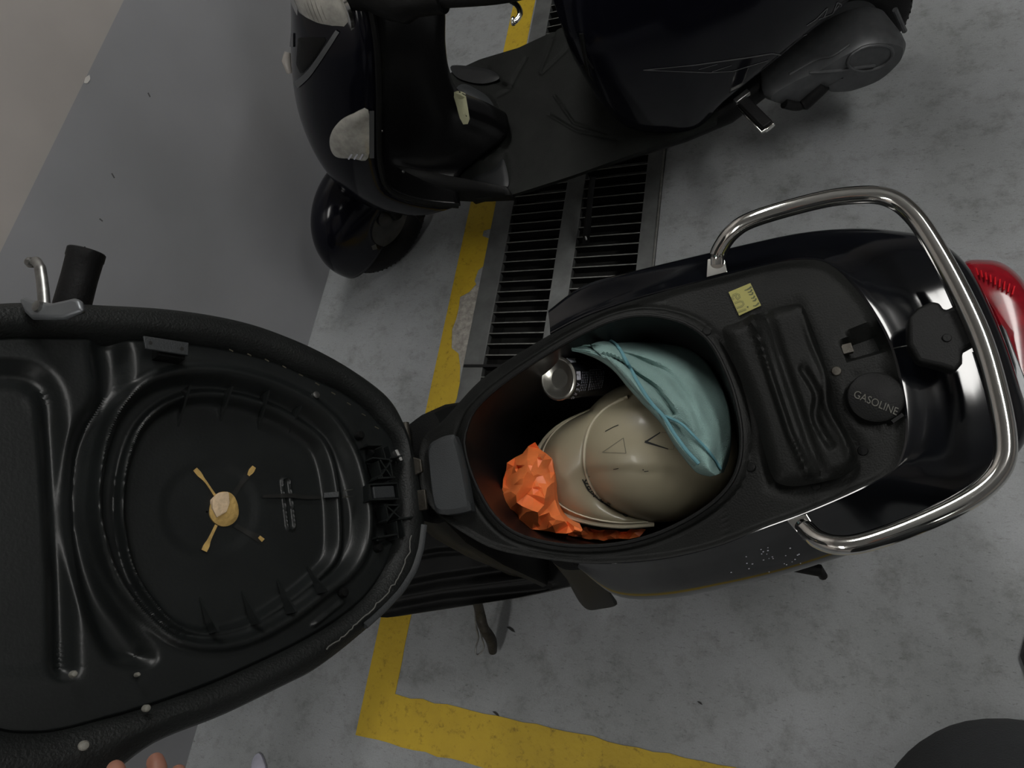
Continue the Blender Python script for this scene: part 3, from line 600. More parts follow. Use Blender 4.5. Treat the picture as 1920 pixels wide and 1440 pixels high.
mk('strap_clip', merge(bar(PN(634, 924, .012), PN(650, 922, .014), .0015, .003, nS), bar(PN(634, 936, .012), PN(650, 935, .014), .0015, .003, nS), bar(PN(634, 924, .012), PN(635, 936, .012), .0015, .003, nS)), STEEL, seat)
bpl = np.array([PS(*q, .018) for q in [(267, 631), (352, 644), (351, 668), (271, 655)]])
mk('bracket_plate', prism(bpl, nS * .003), GREYP, seat, bevel=.0008, label='small grey plate with two holes')
for x, y in ((282, 643), (341, 654)): mk('plate_hole', lathe([(.001, .0004), (.0022, .0003), (.0022, -.001)], PS(x, y, .021), nS, 12), INK, seat)
mk('plate_stem', bar(PS(290, 662, .004), PS(340, 670, .004), .012, .02, nS), BLACK, seat)
mk('pan_clip', merge(lathe([(.002, .006), (.005, .005), (.005, 0)], PN(590, 742), nS, 12)), STEEL, seat)
for x, y in ((671, 818), (706, 1028), (640, 1112)): mk('rubber_bumper', lathe([(.001, .010), (.005, .0095), (.0062, .007), (.0062, -.004)], PN(x, y), nS, 18), BLACK, seat)
for x, y, r in ((138, 1264, .0032), (258, 1265, .0022), (275, 1328, .0034), (158, 1398, .0042)):
    mk('pan_rivet', lathe([(.001, .004), (r * .7, .0035), (r, .001), (r, -.004)], PS(x, y, .006 if y < 1290 else .014), nS, 14), mat('pale_rivet', (.20, .195, .17), .6), seat)
segs = [((690, 862), (722, 865)), ((722, 865), (728, 900)), ((722, 862), (746, 858)), ((700, 868), (708, 898)), ((704, 866), (726, 899)), ((726, 866), (703, 899)), ((700, 900), (732, 898)), ((684, 912), (736, 909)), ((686, 940), (740, 938)), ((684, 912), (688, 941)), ((736, 909), (740, 938)), ((712, 950), (742, 950)), ((714, 950), (720, 978)), ((742, 948), (716, 980)), ((714, 950), (744, 976)), ((738, 976), (766, 972)), ((734, 980), (738, 1012)), ((744, 978), (750, 1008)), ((700, 1010), (738, 1004)), ((708, 842), (714, 862)), ((720, 840), (726, 862)), ((680, 838), (708, 838))]
for a, b in segs: mk('hinge_web', bar(PS(*a, .004), PS(*b, .004), .0022, .022, nS), PAN, seat, smooth=False)
mk('hinge_block', bar(PS(694, 926, .006), PS(734, 924, .006), .018, .016, nS), GREYP, seat, bevel=.002)
# torn staple line of the cover
jag = [(773, 1003), (768, 1030), (758, 1062), (745, 1086), (722, 1118), (700, 1140), (679, 1160), (655, 1182), (636, 1199), (610, 1218)]
jp = []
for (x, y) in resamp(jag, 46): jp.append(PS(x + rng.uniform(-2.5, 2.5), y + rng.uniform(-2, 2), .0135))
mk('torn_edge', tube(jp, .0009, 5), mat('frayed_edge', (.13, .13, .12), .8), seat)
jag2 = [(430, 655), (480, 667), (540, 690), (580, 712), (610, 728), (640, 748), (670, 768), (700, 795), (712, 815)]
st = [tube([PS(x, y, .013), PS(x + 7, y + 4, .013)], .0008, 5) for x, y in resamp(jag2, 20)[::2]]
mk('staples', merge(*st), mat('old_staples', (.12, .11, .08), .5, .5), seat)['kind'] = 'stuff'
mk('cover_band', tube([PS(x, y, .007) for x, y in resamp([(790, 985), (784, 1030), (772, 1068), (748, 1106), (716, 1140), (680, 1172)], 16)], .009, 10, flat=.5), GREYP, seat)

# ------------------------------------------------------------------ things in the bucket
hc = F1.W(.335, -.018, -.175)
hr = np.array([.128, .113, .125])
ya = math.radians(-14)      # helmet faces the front of the scooter, turned a little
hx = -(A1 * math.cos(ya) + V1 * math.sin(ya)); hy = np.cross(Z1, hx)
FH = Fr(hc, [hx, hy, Z1])
rings = []
for i in range(41):
    ph = -math.pi * .30 + (math.pi * .80 - .01) * i / 40
    rings.append(np.array([FH.W(hr[0] * math.cos(ph) * math.cos(t), hr[1] * math.cos(ph) * math.sin(t), hr[2] * math.sin(ph)) for t in np.linspace(0, 2 * np.pi, 72, endpoint=False)]))
# two raised bands run over the crown
dome = loft(rings, cap=True)
l = FH.L(dome[0]); e = np.abs(l[:, 1]); bump = .0035 * sst((.047 - e) / .006) * sst((l[:, 2] - .01) / .03) * sst((.105 - l[:, 0]) / .02)
dome = (dome[0] + (unit_rows := (lambda a: a / np.linalg.norm(a, axis=1)[:, None]))(dome[0] - hc) * bump[:, None], dome[1])
hel = thing('helmet', 'cream open face helmet with a short peak lying in the storage bucket', 'helmet', FH)
mk('shell', dome, CREAM, hel); hd = onto(bvh(dome))
seam = cat([(1178, 744), (1135, 768), (1108, 800), (1097, 845), (1101, 890), (1122, 930), (1158, 960), (1200, 976), (1245, 984)], 50)
sp_ = [h[0] + h[1] * .001 for h in (hd(*q) for q in seam) if h]
mk('seam_piping', tube(sp_, .0024, 8), CREAMB, hel)
inn = [h[0] - h[1] * .002 for h in (hd(*q) for q in resamp(seam, 40)) if h]
outb = cat([inn[0], P1(1100, 774, -.15), P1(1045, 802, -.15), P1(1012, 840, -.148), P1(1004, 880, -.147), P1(1016, 925, -.148), P1(1045, 958, -.15), P1(1095, 978, -.153), P1(1160, 987, -.156), P1(1226, 983, -.172)], len(inn))
inn = np.array(inn); n_ = len(inn)
brows = [inn]
for t, b in ((.12, .004), (.3, .010), (.5, .013), (.7, .012), (.88, .006), (1., 0)): brows.append(inn * (1 - t) + outb * t + Z1 * b)
brows.append(outb - Z1 * .006)
pk = loft(brows, closed=False, cap=False); mk('peak', pk, CREAM, hel, solid=.003); hb = onto(bvh(pk))
mk('peak_piping', tube(outb + Z1 * .002, .0038, 8), CREAMB, hel)
mk('peak_seam', tube(brows[5] * .75 + brows[4] * .25 + Z1 * .003, .0014, 6), CREAMB, hel)
hh = lambda x, y: hb(x, y) or hd(x, y)
# triangles and script on the shell
tri1 = [(1195, 821), (1229, 830), (1172, 858) , (1176, 846)]
mk('dark_chevron', merge(strip(hd, [(1238, 811), (1210, 829)], [2, 3.4], .0006, 8), strip(hd, [(1209, 828), (1240, 838), (1253, 842)], [4.5, 3, 1.8], .0006, 10)), INK, hel, smooth=False)
mk('faded_triangle', merge(strip(hd, [(1130, 848), (1168, 822)], 1.1, .0006, 8), strip(hd, [(1169, 821), (1174, 850)], 1.3, .0006, 8), strip(hd, [(1130, 848), (1174, 850)], .8, .0006, 8), strip(hd, [(1253, 842), (1264, 843), (1262, 812), (1240, 811)], .8, .0006, 14)), mat('faded_ink', (.13, .12, .09), .6), hel, smooth=False)
mk('scuffs', merge(strip(hd, [(1135, 809), (1152, 800), (1160, 797)], 1.5, .0006, 6), strip(hd, [(1150, 880), (1160, 878)], 1.4, .0006, 4), strip(hd, [(1208, 884), (1216, 883)], 1.6, .0006, 4), strip(hd, [(1205, 880), (1207, 881)], 2, .0006, 3)), INK, hel, smooth=False)
scr = []
base0, dirx = np.array([1096., 900.]), np.array([1., .92])
def S2(u, v):  # baseline curve of the script along the seam
    p = cat([(1093, 898), (1102, 915), (1116, 930), (1130, 941), (1146, 950)], 60); k = min(max(u, 0), .999) * 59; i = int(k); t = unit(p[min(i + 1, 59)] - p[max(i - 1, 0)]); nrm = np.array([t[1], -t[0]]); return p[i] + nrm * v
scr.append(strip(hh, [S2(.0, 9), S2(.02, 13), S2(.10, 2), S2(.13, -1)], [4, 4.6, 3, 2.4], .0012, 10))       # V
scr.append(strip(hh, [S2(.13, -1), S2(.17, 5), S2(.22, 9)], [3, 2.6, 3.2], .0012, 8))
for u0 in (.27, .53, .72, .9):
    pts = [S2(u0 + .035 * math.cos(t) * 1.2, 2 + 2.6 * math.sin(t)) for t in np.linspace(0, 6.0, 12)]; scr.append(strip(hh, pts, 2.3, .0012, 14))
scr.append(strip(hh, [S2(.36, 0), S2(.40, 5), S2(.43, 0), S2(.46, 0)], 2.3, .0012, 8)); scr.append(strip(hh, [S2(.50, 5), S2(.49, -4)], 2.2, .0012, 5)); scr.append(strip(hh, [S2(.63, 0), S2(.66, 4), S2(.67, 0)], 2.2, .0012, 6))
scr.append(strip(hh, [S2(0, -1), S2(.3, -2), S2(.7, -2), S2(1., -2)], [2.4, 2.2, 2, 2.2], .0012, 24))
mk('script_logo', merge(*scr), INK, hel, smooth=False)
mk('snap_stud', lathe([(.001, .003), (.004, .002), (.0045, -.001)], *hh(1172, 966), 12), INK, hel)

# spray can
cb_ = P1(1046, 710, -.045); dcan = RC.T @ unit([.66, -.03, .75])
FC = Fr(cb_, [dcan, unit(np.cross([0, 0, 1.], dcan)), np.cross(dcan, unit(np.cross([0, 0, 1.], dcan)))])
can = thing('spray_can', 'black aerosol can lying in the bucket with its domed silver base outwards', 'can', FC)
R_ = .0325
mk('base_dome', lathe([(.001, .0065), (.010, .0056), (.018, .0032), (.024, .0008), (.0275, -.0012), (.0295, -.0022), (.0312, -.002), (R_ + .0012, .0), (R_ + .0012, .0025), (R_, .004)], cb_, dcan, 48), mat('can_steel', (.66, .65, .59), .24, .95, var=.08), can)
cbody = lathe([(R_ - .0002, .003), (R_, .006), (R_, .16), (R_ * .96, .166), (.022, .178), (.014, .182)], cb_, dcan, 56, False)
mk('can_body', cbody, CANB, can); hcan = onto(bvh(cbody))
mk('can_cap', lathe([(.019, .178), (.019, .215), (.017, .218), (.001, .218)], cb_, dcan, 30), BLACK, can)
mk('white_print', merge(patch(hcan, [(1062, 666), (1078, 667), (1082, 672), (1077, 674), (1081, 679), (1064, 680), (1056, 671)], .0005, 0, .0003, 30, 3), patch(hcan, [(1076, 697), (1088, 696), (1089, 712), (1077, 713)], .0005, 0, .0003, 30, 3)), WHITEP, can, smooth=False)
mk('white_letters', merge(*[text_on(hcan, s, c, (0 * 8 + dx * 9, dy * 9), (dy * 7, -dx * 7), .0006) for s, c, dx, dy in (('A', (1083.5, 721), -.15, 1), ('E', (1082, 730), -.3, 1), ('R', (1078.5, 738.5), -.45, .9), ('O', (1073.5, 746), -.65, .8))]), WHITEP, can, smooth=False)
mk('symbol_print', text_on(hcan, 'PS', (1082.5, 703.5), (5, 0), (0, -6), .0009), INK, can, smooth=False)
tl_ = []
for k in range(12):
    x0 = 1092 + k * 3.3 + (3 if k > 3 else 0); y0 = 697 - k * .1; yl = 735 - k * .6
    for j in range(8):
        ya_ = y0 + (yl - y0) * j / 8; yb = ya_ + (yl - y0) / 8 * rng.uniform(.55, .9); f = lambda yy: x0 - ((yy - y0) / 45) ** 2 * 9
        tl_.append(strip(hcan, [(f(ya_), ya_), (f(yb), yb)], 1.1, .0005, 3))
tl_.append(strip(hcan, [(1105.5, 694), (1127, 693)], .9, .0005, 6)); tl_.append(strip(hcan, [(1105.5, 694), (1105.5, 715), (1103, 728)], .8, .0005, 6))
o = mk('small_print', merge(*[q for q in tl_ if len(q[0])]), GREYPR, can, smooth=False); o['kind'] = 'stuff'

# towel
Lp = [(1070, 656, -.040), (1092, 663, -.032), (1120, 674, -.028), (1150, 695, -.024), (1178, 728, -.020), (1202, 755, -.018), (1222, 775, -.016), (1243, 800, -.016), (1262, 832, -.018), (1284, 862, -.022), (1306, 886, -.032), (1332, 894, -.045)]
Up = [(1080, 650, -.060), (1105, 643, -.07), (1140, 641, -.085), (1190, 640, -.10), (1245, 642, -.115), (1292, 650, -.115), (1326, 680, -.105), (1352, 722, -.09), (1368, 768, -.08), (1372, 820, -.07), (1367, 858, -.062), (1357, 886, -.055)]
nL, nW = 90, 40
Lc, Uc = cat(Lp, nL), cat(Up, nL); tv = []
for i in range(nL):
    row = []
    for j in range(nW + 1):
        t = j / nW; q = Lc[i] * (1 - t) + Uc[i] * t; s = i / (nL - 1)
        env = math.sin(math.pi * t) ** .7
        w = q[2] + env * (.035 + .02 * math.sin(math.pi * s)) * (1 - t * .25)
        w += .006 * math.sin(t * 9 + s * 5) * env + .005 * math.sin(s * 16 - t * 7 + 1) * env + .0025 * math.sin(s * 31 + t * 13) * env
        w -= .016 * math.exp(-((t - .22 - .06 * math.sin(5 * s)) / .035) ** 2) * math.sin(math.pi * s) * (s < .62)
        w -= .014 * math.exp(-((t - .62 + .2 * s) / .06) ** 2) * math.sin(math.pi * min(1, s * 1.2))
        row.append(P1(q[0], q[1], w))
    tv.append(np.array(row))
FT = F1.at(P1(1270, 760, -.02))
tow = thing('towel', 'pale teal microfibre cloth draped over the helmet and the spray can', 'cloth', FT)
tm = loft(tv, closed=False, cap=False); mk('cloth', tm, TOWEL, tow, solid=.003)
htw = onto(bvh(tm))
Bp = [(1096, 646), (1112, 652), (1140, 672), (1165, 640), (1182, 668), (1200, 710), (1222, 745), (1240, 775), (1268, 800), (1300, 828), (1330, 858), (1350, 884)]
fa = cat([(1108, 650), (1128, 668), (1156, 694), (1186, 728), (1212, 756), (1236, 778), (1252, 812), (1276, 846), (1302, 876)], 60)
fb_ = cat([(1145, 642), (1162, 655), (1182, 690), (1203, 728), (1224, 760), (1246, 784), (1266, 816), (1288, 846), (1312, 872)], 60)
fr_ = []
for i in range(60):
    r = []
    for j in range(9):
        t = j / 8; q = fa[i] * (1 - t) + fb_[i] * t; h = htw(*q)
        
        if h is None: h = (P1(*q, -.03), Z1)
        r.append(h[0] + Z1 * (.0075 + .007 * math.sin(math.pi * t)))
    fr_.append(np.array(r))
mk('folded_edge', loft(fr_, closed=False, cap=False), TOWEL, tow, solid=.002)
def hem(pts, r=.0020, e=.006):
    q = []
    for x, y in cat(pts, 50):
        h = htw(x, y)
        if h is not None: q.append(h[0] + Z1 * e)
    return tube(q, r, 8)
mk('hem', merge(tube(np.array([r[-1] for r in fr_]) + Z1 * .004, .0026, 8), hem([(1248, 782), (1278, 796), (1305, 822), (1330, 848), (1352, 880)])), TOWELB, tow, label='darker teal hem stitching')

# orange bag: crumpled film
bo_ = np.array([(1003, 828), (1012, 846), (1032, 851), (1038, 880), (1041, 930), (1046, 960), (1070, 982), (1098, 998), (1060, 1000), (1020, 996), (990, 990), (960, 975), (937, 945), (941, 905), (950, 872), (978, 850)], float)
from mathutils.geometry import delaunay_2d_cdt
def bag_piece(out, w0, amp, npt):
    out = resamp(out, 34, True); c = out.mean(0); lo, hi_ = out.min(0), out.max(0); pts = []
    while len(pts) < npt:
        q = rng.uniform(lo, hi_, (1, 2))
        if inpoly(q, out)[0] and dpoly(q, out, True)[0] > 4 and all(np.hypot(*(q[0] - p)) > 5.5 for p in pts): pts.append(q[0])
    allp = np.vstack([out + rng.normal(0, 1.5, out.shape), pts]); n = len(out)
    r = delaunay_2d_cdt([Vector(p) for p in allp], [(i, (i + 1) % n) for i in range(n)], [], 1, 1e-6)
    vs = np.array([tuple(p) for p in r[0]]); d = dpoly(vs, out, True); h = w0 + amp * sst(d / 38) ** .6 + rng.normal(0, .0042, len(vs)) + .008 * np.sin(vs[:, 0] * .11 + vs[:, 1] * .07) * (d > 3)
    V = np.array([P1(x, y, w) for (x, y), w in zip(vs, h)]); m = len(V)
    rim = [min(range(m), key=lambda k: np.hypot(*(vs[k] - allp[i]))) for i in range(n)]
    V = np.vstack([V, V[rim] - Z1 * .05 + (V[rim].mean(0) - V[rim]) * .25]); F = [tuple(f) for f in r[2]]
    F += [(rim[i], rim[(i + 1) % n], m + (i + 1) % n, m + i) for i in range(n)]
    return V, F
bag = mk('plastic_bag', merge(bag_piece(bo_, -.10, .040, 100), bag_piece(np.array([(1060, 985), (1110, 992), (1160, 996), (1210, 990), (1200, 1006), (1140, 1012), (1070, 1006)], float), -.205, .02, 22)), ORANGE, fr=F1.at(P1(990, 925, -.13)), label='crumpled orange plastic bag tucked under the helmet peak', cat_='bag', ang=28)

# ------------------------------------------------------------------ parked scooter behind
F2 = frame(G(940, 372, .28), 15.7, 6); F2.o = F2.o + F2.B[1] * .19
P2 = F2.P; A2, V2, Z2 = F2.B
s2 = thing('scooter', 'second black scooter, seat closed, front wheel turned, parked beyond the drain grate', 'scooter', F2)
secs = [  # w, left edge (u,v), nose u, right edge (u,v), inner mid u
    (.63, (-.03, -.10), -.20, (-.03, .15), .055), (.56, (-.055, -.145), -.25, (-.05, .19), .075), (.46, (-.11, -.165), -.325, (-.10, .22), .060), (.36, (-.17, -.175), -.385, (-.16, .235), .015), (.26, (-.225, -.18), -.42, (-.22, .24), -.02),
    (.17, (-.25, -.18), -.43, (-.24, .24), -.03), (.09, (-.20, -.185), -.42, (-.19, .24), .02), (.03, (-.12, -.19), -.38, (-.12, .24), .05)]
fr_r, in_r = [], []
for w, (ul, vl), un, (ur, vr), ui in secs:
    vm = (vl + vr) / 2; hw = (vr - vl) / 2
    f = [F2.W(*((ul + (un - ul) * math.cos(t) ** .75 if math.cos(t) > 0 else ul), vm - hw * math.sin(t), w)) for t in np.linspace(math.pi / 2, -math.pi / 2, 40)]
    fr_r.append(np.array(f))
    q = []
    for s in np.linspace(0, 1, 40):
        v = vl + (vr - vl) * s; u = ul * (1 - s) + ur * s; c = math.exp(-((v - .02) / .085) ** 4)
        q.append(F2.W(u + .012 + (ui - u) * c, v, w))
    in_r.append(np.array(q))
def dens(rows, n): 
    return [np.array([cat([r[j] for r in rows], n)[i] for j in range(len(rows[0]))]) for i in range(n)]
fvf = loft(dens(fr_r, 30), closed=False, cap=False); mk('front_shield', fvf, PAINT2, s2, solid=-.004, label='glossy black front shield')
hf = onto(bvh(fvf))
ivf = loft(dens(in_r, 30), closed=False, cap=False); mk('knee_panel', ivf, mat('knee_panel_plastic', (.004, .004, .0045), .25, var=.2), s2, solid=.004, label='black inner knee panel')
hi = onto(bvh(ivf))
tp_ = np.vstack([fr_r[0], in_r[0][::-1]]); tc0 = tp_.mean(0)
mk('shield_top', loft([tc0 + (tp_ - tc0) * k + Z2 * z for k, z in ((1.02, -.02), (1., .002), (.9, .014), (.6, .022), (.2, .024), (.02, .024))], cap=False), PAINT, s2)
# rim joining the two
for side in (0, -1):
    mk('shield_edge', tube([a[side] * .5 + b[side] * .5 for a, b in zip(dens(fr_r, 30), dens(in_r, 30))], .007, 8), BLACK, s2)
# lower skirts curving to the floor
sk = [cat([P2(*q, w) for q, w in ql], 30) for ql in (
    [((702, 300), .26), ((735, 308), .17), ((800, 322), .10), ((885, 338), .05), ((950, 350), .02)],
    [((704, 322), .22), ((735, 335), .14), ((800, 352), .07), ((885, 362), .02), ((960, 366), .005)],
    [((706, 332), .19), ((738, 350), .11), ((800, 368), .04), ((880, 378), -.01), ((965, 376), -.02)],
    [((716, 332), .14), ((742, 350), .07), ((800, 366), .0), ((880, 374), -.04), ((965, 370), -.05)])]
mk('lower_skirt', loft(sk, closed=False, cap=False), BLACK, s2, solid=.003)
# footboard with mat
fo = [(-.13, -.12), (-.15, 0), (-.16, .27), (-.10, .30), (.0, .305), (.12, .29), (.27, .30), (.42, .28), (.55, .10), (.60, -.10), (.575, -.185), (.5, -.19), (.2, -.195), (.02, -.19), (-.07, -.165)]
fpo = proj(np.array([F2.W(u, v, 0) for u, v in fo]))
def f2h(px):
    h = np.zeros(len(px))
    for ln in ([(897, 120), (915, 148), (960, 162)], [(905, 118), (955, 168), (935, 178)], [(1015, 138), (1060, 95), (1082, 62)], [(1012, 135), (1030, 90), (1046, 40)], [(985, 110), (958, 160)], [(1030, 215), (1080, 245), (1160, 262)], [(1040, 180), (1075, 230), (1140, 250)]):
        h += -ridge(px, ln, 5, .004)
    h += ridge(px, cat([(885, 178), (920, 190), (938, 235), (945, 262), (930, 292), (895, 305)], 30), 9, .008) + ridge(px, [(885, 335), (890, 355), (950, 352)], 5, .004) + ridge(px, cat([(886, 330), (915, 300), (946, 280), (960, 320), (955, 350)], 20), 5, .003)
    return h
fb2 = relief(F2, fpo, f2h, w0=.0, nA=200, nR=80, skirt=.012); mk('footboard', fb2, MATR, s2, label='black footboard with ribbed rubber mat')
tc_ = cat([(868, 172), (905, 182), (930, 205), (944, 250), (938, 280), (915, 298), (885, 304), (850, 300), (840, 230)], 50, True)
tun = relief(F2, tc_, lambda px: .006 + plateau(px, tc_, 22, .045), w0=0., nA=90, nR=30); mk('tunnel_cover', tun, GREYP, s2, label='dark grey raised cover at the head of the footboard')
htu = onto(bvh(merge(tun, ivf, fb2)))
for q_ in ([(846, 128), (872, 126), (920, 134), (938, 150), (905, 160), (862, 150)], [(888, 338), (930, 318), (945, 300), (955, 350), (925, 360), (893, 360)]):
    q_ = cat(q_, 40, True); mk('footwell_pad', relief(F2, q_, lambda px, q_=q_: .004 + plateau(px, q_, 9, .006), w0=0., nA=70, nR=12), mat('satin_plastic', (.013, .014, .015), .42, spec=.3), s2)
# body
us = [.30, .325, .37, .45, .52, .60, .74, .90, 1.02, 1.10]
wl_ = [.28, .16, .06, .0, -.03, .045, .145, .215, .26, .30]
hwid = [.15, .185, .20, .208, .215, .215, .21, .18, .13, .06]
wt = [.46, .48, .50, .51, .52, .52, .53, .53, .52, .50]
br = []
for u, a, b, t in zip(us, wl_, hwid, wt):
    m_ = .03 if u < .7 else .02
    prof = [(0, a - .04), (b * .6, a - .02), (b * .93, a), (b * 1.06, a + (t - a) * .28), (b * 1.06, a + (t - a) * .55), (b * .95, a + (t - a) * .8), (b * .7, t), (0, t + .005), (-b * .7, t), (-b * .95, a + (t - a) * .8), (-b * 1.06, a + (t - a) * .55), (-b * 1.06, a + (t - a) * .28), (-b * .93, a), (-b * .6, a - .02)]
    br.append(np.array([F2.W(u, m_ + v, w) for v, w in cat(prof, 64, True)]))
bd = dens(br, 50); bvf = loft(bd); mk('body_cowl', bvf, PAINT2, s2, label='glossy black side bodywork with silver stripes'); hbd = onto(bvh(bvf))
sr2 = []
for u, b, t in ((.27, .07, .50), (.34, .12, .55), (.45, .15, .58), (.6, .165, .57), (.72, .17, .60), (.9, .15, .61), (1.0, .09, .58)):
    sr2.append(np.array([F2.W(u, .03 + v, w) for v, w in cat([(-b, t - .05), (-b * 1.05, t - .02), (-b * .6, t + .02), (0, t + .03), (b * .6, t + .02), (b * 1.05, t - .02), (b, t - .05), (0, t - .06)], 40, True)]))
mk('seat', loft(dens(sr2, 30)), VINYL, s2, label='closed black vinyl seat')
mk('side_stripes', merge(strip(hbd, [(1206, 131), (1300, 122), (1400, 108), (1448, 100), (1470, 104), (1472, 112)], [1.4, 1.6, 2, 2.4, 2.4, 2], .0008, 60), strip(hbd, [(1206, 131), (1330, 136), (1375, 133), (1440, 113)], 1.5, .0008, 50), strip(hbd, [(1310, 130), (1345, 120)], 1.2, .0008, 8), strip(hbd, [(1335, 134), (1372, 122)], 1.2, .0008, 8)), mat('stripe_silver', (.12, .12, .125), .35, .3), s2, smooth=False)
mk('side_lettering', merge(strip(hbd, [(1506, 67), (1540, 52), (1600, 18), (1632, 0)], [1.5, 5, 9, 11], .0008, 40), strip(hbd, [(1512, 48), (1530, 36), (1548, 18), (1552, 14), (1545, 32), (1535, 36), (1560, 26), (1572, 10)], 1.6, .0009, 40), strip(hbd, [(1562, 24), (1570, 4), (1578, 8), (1572, 20), (1590, 8)], 2., .0009, 30), strip(hbd, [(1590, 6), (1600, -8)], 2., .0009, 5)), mat('lettering_silver', (.13, .13, .14), .35, .3), s2, smooth=False)
# mouldings low on the body and folds at its front corner
for k, (pts, r) in enumerate((([(1100, 150), (1118, 205), (1160, 238), (1240, 262)], .004), ([(1090, 62), (1096, 100), (1104, 140)], .005), ([(1094, 100), (1112, 128)], .003), ([(1092, 122), (1112, 150)], .003), ([(1090, 140), (1110, 170)], .003))):
    q = [h[0] for h in (hbd(x, y) for x, y in cat(pts, 16)) if h]
    if len(q) > 3: mk('cowl_moulding', tube(q, r, 8), BLACK, s2)
# under structure, peg, engine case, rear wheel
mk('frame_tunnel', loft([cat([F2.W(u, -b, -.03), F2.W(u, -b * .8, -.10), F2.W(u, b * .8, -.10), F2.W(u, b, -.03), F2.W(u, 0, -.02)], 24, True) for u, b in ((-.1, .12), (.2, .14), (.5, .15), (.62, .14), (.8, .06))]), BLACK, s2)
pegp = [P2(1390, 186, .05), P2(1412, 212, .05), P2(1440, 236, .05)]
pg = mk('passenger_peg', bar(pegp[0], pegp[2], .026, .014, Z2), RUBBER, s2, bevel=.004, label='black rubber passenger footpeg edged in chrome')
mk('peg_frame', merge(bar(pegp[0] + V2 * -.0 - Z2 * .010 , pegp[2] - Z2 * .010, .036, .006, Z2), bar(P2(1392, 204, .04), P2(1434, 246, .035), .004, .01, Z2), bar(P2(1434, 246, .035), P2(1452, 232, .045), .006, .012, Z2)), CHROME, pg, bevel=.002)
mk('peg_bracket', bar(P2(1378, 192, .06), P2(1404, 172, .06), .014, .012, Z2), STEEL, s2, bevel=.002)
cas = cat([(1432, 175), (1475, 145), (1530, 120), (1590, 85), (1650, 66), (1692, 72), (1696, 88), (1686, 108), (1650, 140), (1600, 160), (1570, 164), (1550, 162), (1540, 150), (1490, 185), (1455, 188)], 60, True)
cr = []
for d_, s in ((.10, .9), (.02, 1.), (-.005, 1.), (-.018, .93), (-.022, .7), (-.022, .02)):
    cc = cas.mean(0); cr.append(np.array([P2(*(cc + (p - cc) * s), -.135, 1) + V2 * d_ for p in cas]))
cvf = loft(cr, cap=False); mk('transmission_case', cvf, CAST, s2, label='grey cast alloy transmission case'); hcs = onto(bvh(cvf))
mk('case_ring', tube([h[0] + h[1] * .002 for h in (hcs(x, y) for x, y in cat([(1590, 122), (1600, 98), (1640, 84), (1668, 88), (1672, 104), (1655, 122), (1620, 132)], 40, True)) if h], .004, 8, True), CAST, s2)
mk('case_rib', merge(tube([h[0] + h[1] * .001 for h in (hcs(x, y) for x, y in cat([(1518, 136), (1570, 132), (1610, 126), (1640, 122)], 14)) if h], .004, 8), tube([h[0] + h[1] * .001 for h in (hcs(x, y) for x, y in cat([(1480, 140), (1530, 112), (1560, 105), (1592, 84)], 14)) if h], .004, 8)), CAST, s2)
mk('exhaust_elbow', tube(cat([P2(1470, 194, -.05), P2(1500, 198, -.08), P2(1525, 178, -.06), P2(1545, 158, -.04)], 20), [.012] * 8 + [.018] * 12, 12), RUBBER, s2)
def wheel(parent, fr, c, d, lat, R, r, nm, label):
    up_ = np.cross(d, lat); up_ = up_ if up_[2] > 0 else -up_
    ring = [c + R * (math.cos(t) * d + math.sin(t) * up_) for t in np.linspace(0, 2 * np.pi, 56, endpoint=False)]
    o = mk(nm, tube(ring, r, 16, True), RUBBER, parent, label=label)
    mk('rim', lathe([(.02, -.035), (.03, -.03), (R - r * .8, -.028), (R - r * .6, -.034), (R - r * .6, .034), (R - r * .8, .028), (.03, .03), (.02, .035)], c, lat, 36), CAST, o)
    mk('hub', lathe([(.012, -.05), (.03, -.042), (.03, .042), (.012, .05)], c, lat, 20), CAST, o)
    tr_ = []
    for t in np.linspace(0, 2 * np.pi, 60, endpoint=False):
        rr2 = math.cos(t) * d + math.sin(t) * up_; tt = -math.sin(t) * d + math.cos(t) * up_
        for s in (-1, 1): tr_.append(bar(c + rr2 * (R + r * .93) + lat * s * r * .12, c + rr2 * (R + r * .72) + lat * s * r * .68 + tt * .012, .005, .004, rr2))
    q = mk('tread_blocks', merge(*tr_), RUBBER, o, smooth=False); q['kind'] = 'stuff'
wheel(s2, F2, F2.W(.92, .06, -.108), A2, V2, .142, .048, 'rear_wheel', 'black rear tyre')
mk('rear_mudguard', loft([np.array([F2.W(.92 + .215 * math.cos(t), .06 + v, -.10 + .215 * math.sin(t) - abs(v) * .4) for v in np.linspace(-.07, .07, 9)]) for t in np.linspace(.5, 2.2, 24)], closed=False, cap=False), BLACK, s2, solid=.003)
mk('mudguard_stay', tube(cat([P2(1678, 18, .05), P2(1690, 45, .0), P2(1696, 58, -.03)], 8), .006, 8), CAST, s2)
# front wheel, turned left under its fender
st_ = math.radians(47); d2 = -(A2 * math.cos(st_) + V2 * math.sin(st_)); l2 = np.cross(Z2, d2)
wc = F2.W(-.43, -.02, -.095)
wheel(s2, F2, wc, d2, l2, .145, .050, 'front_wheel', 'black front tyre turned to the left')
fe = []
for t in np.linspace(math.radians(-12), math.radians(178), 40):
    Rr = .225 + .01 * math.sin(t * 2); row = []
    hwf = .094 * (1 - .15 * max(0, math.cos(t)) ** 2 - .15 * max(0, -math.cos(t)) ** 2)
    for s in np.linspace(-1, 1, 25):
        a = s * 1.5; row.append(wc + (Rr - .15 * (1 - math.cos(a))) * (math.cos(t) * d2 + math.sin(t) * Z2) + l2 * hwf * math.sin(a))
    fe.append(np.array(row))
fev = loft(fe, closed=False, cap=False); mk('front_fender', fev, PAINT2, s2, solid=.003, label='glossy black front fender'); hfe = onto(bvh(fev))
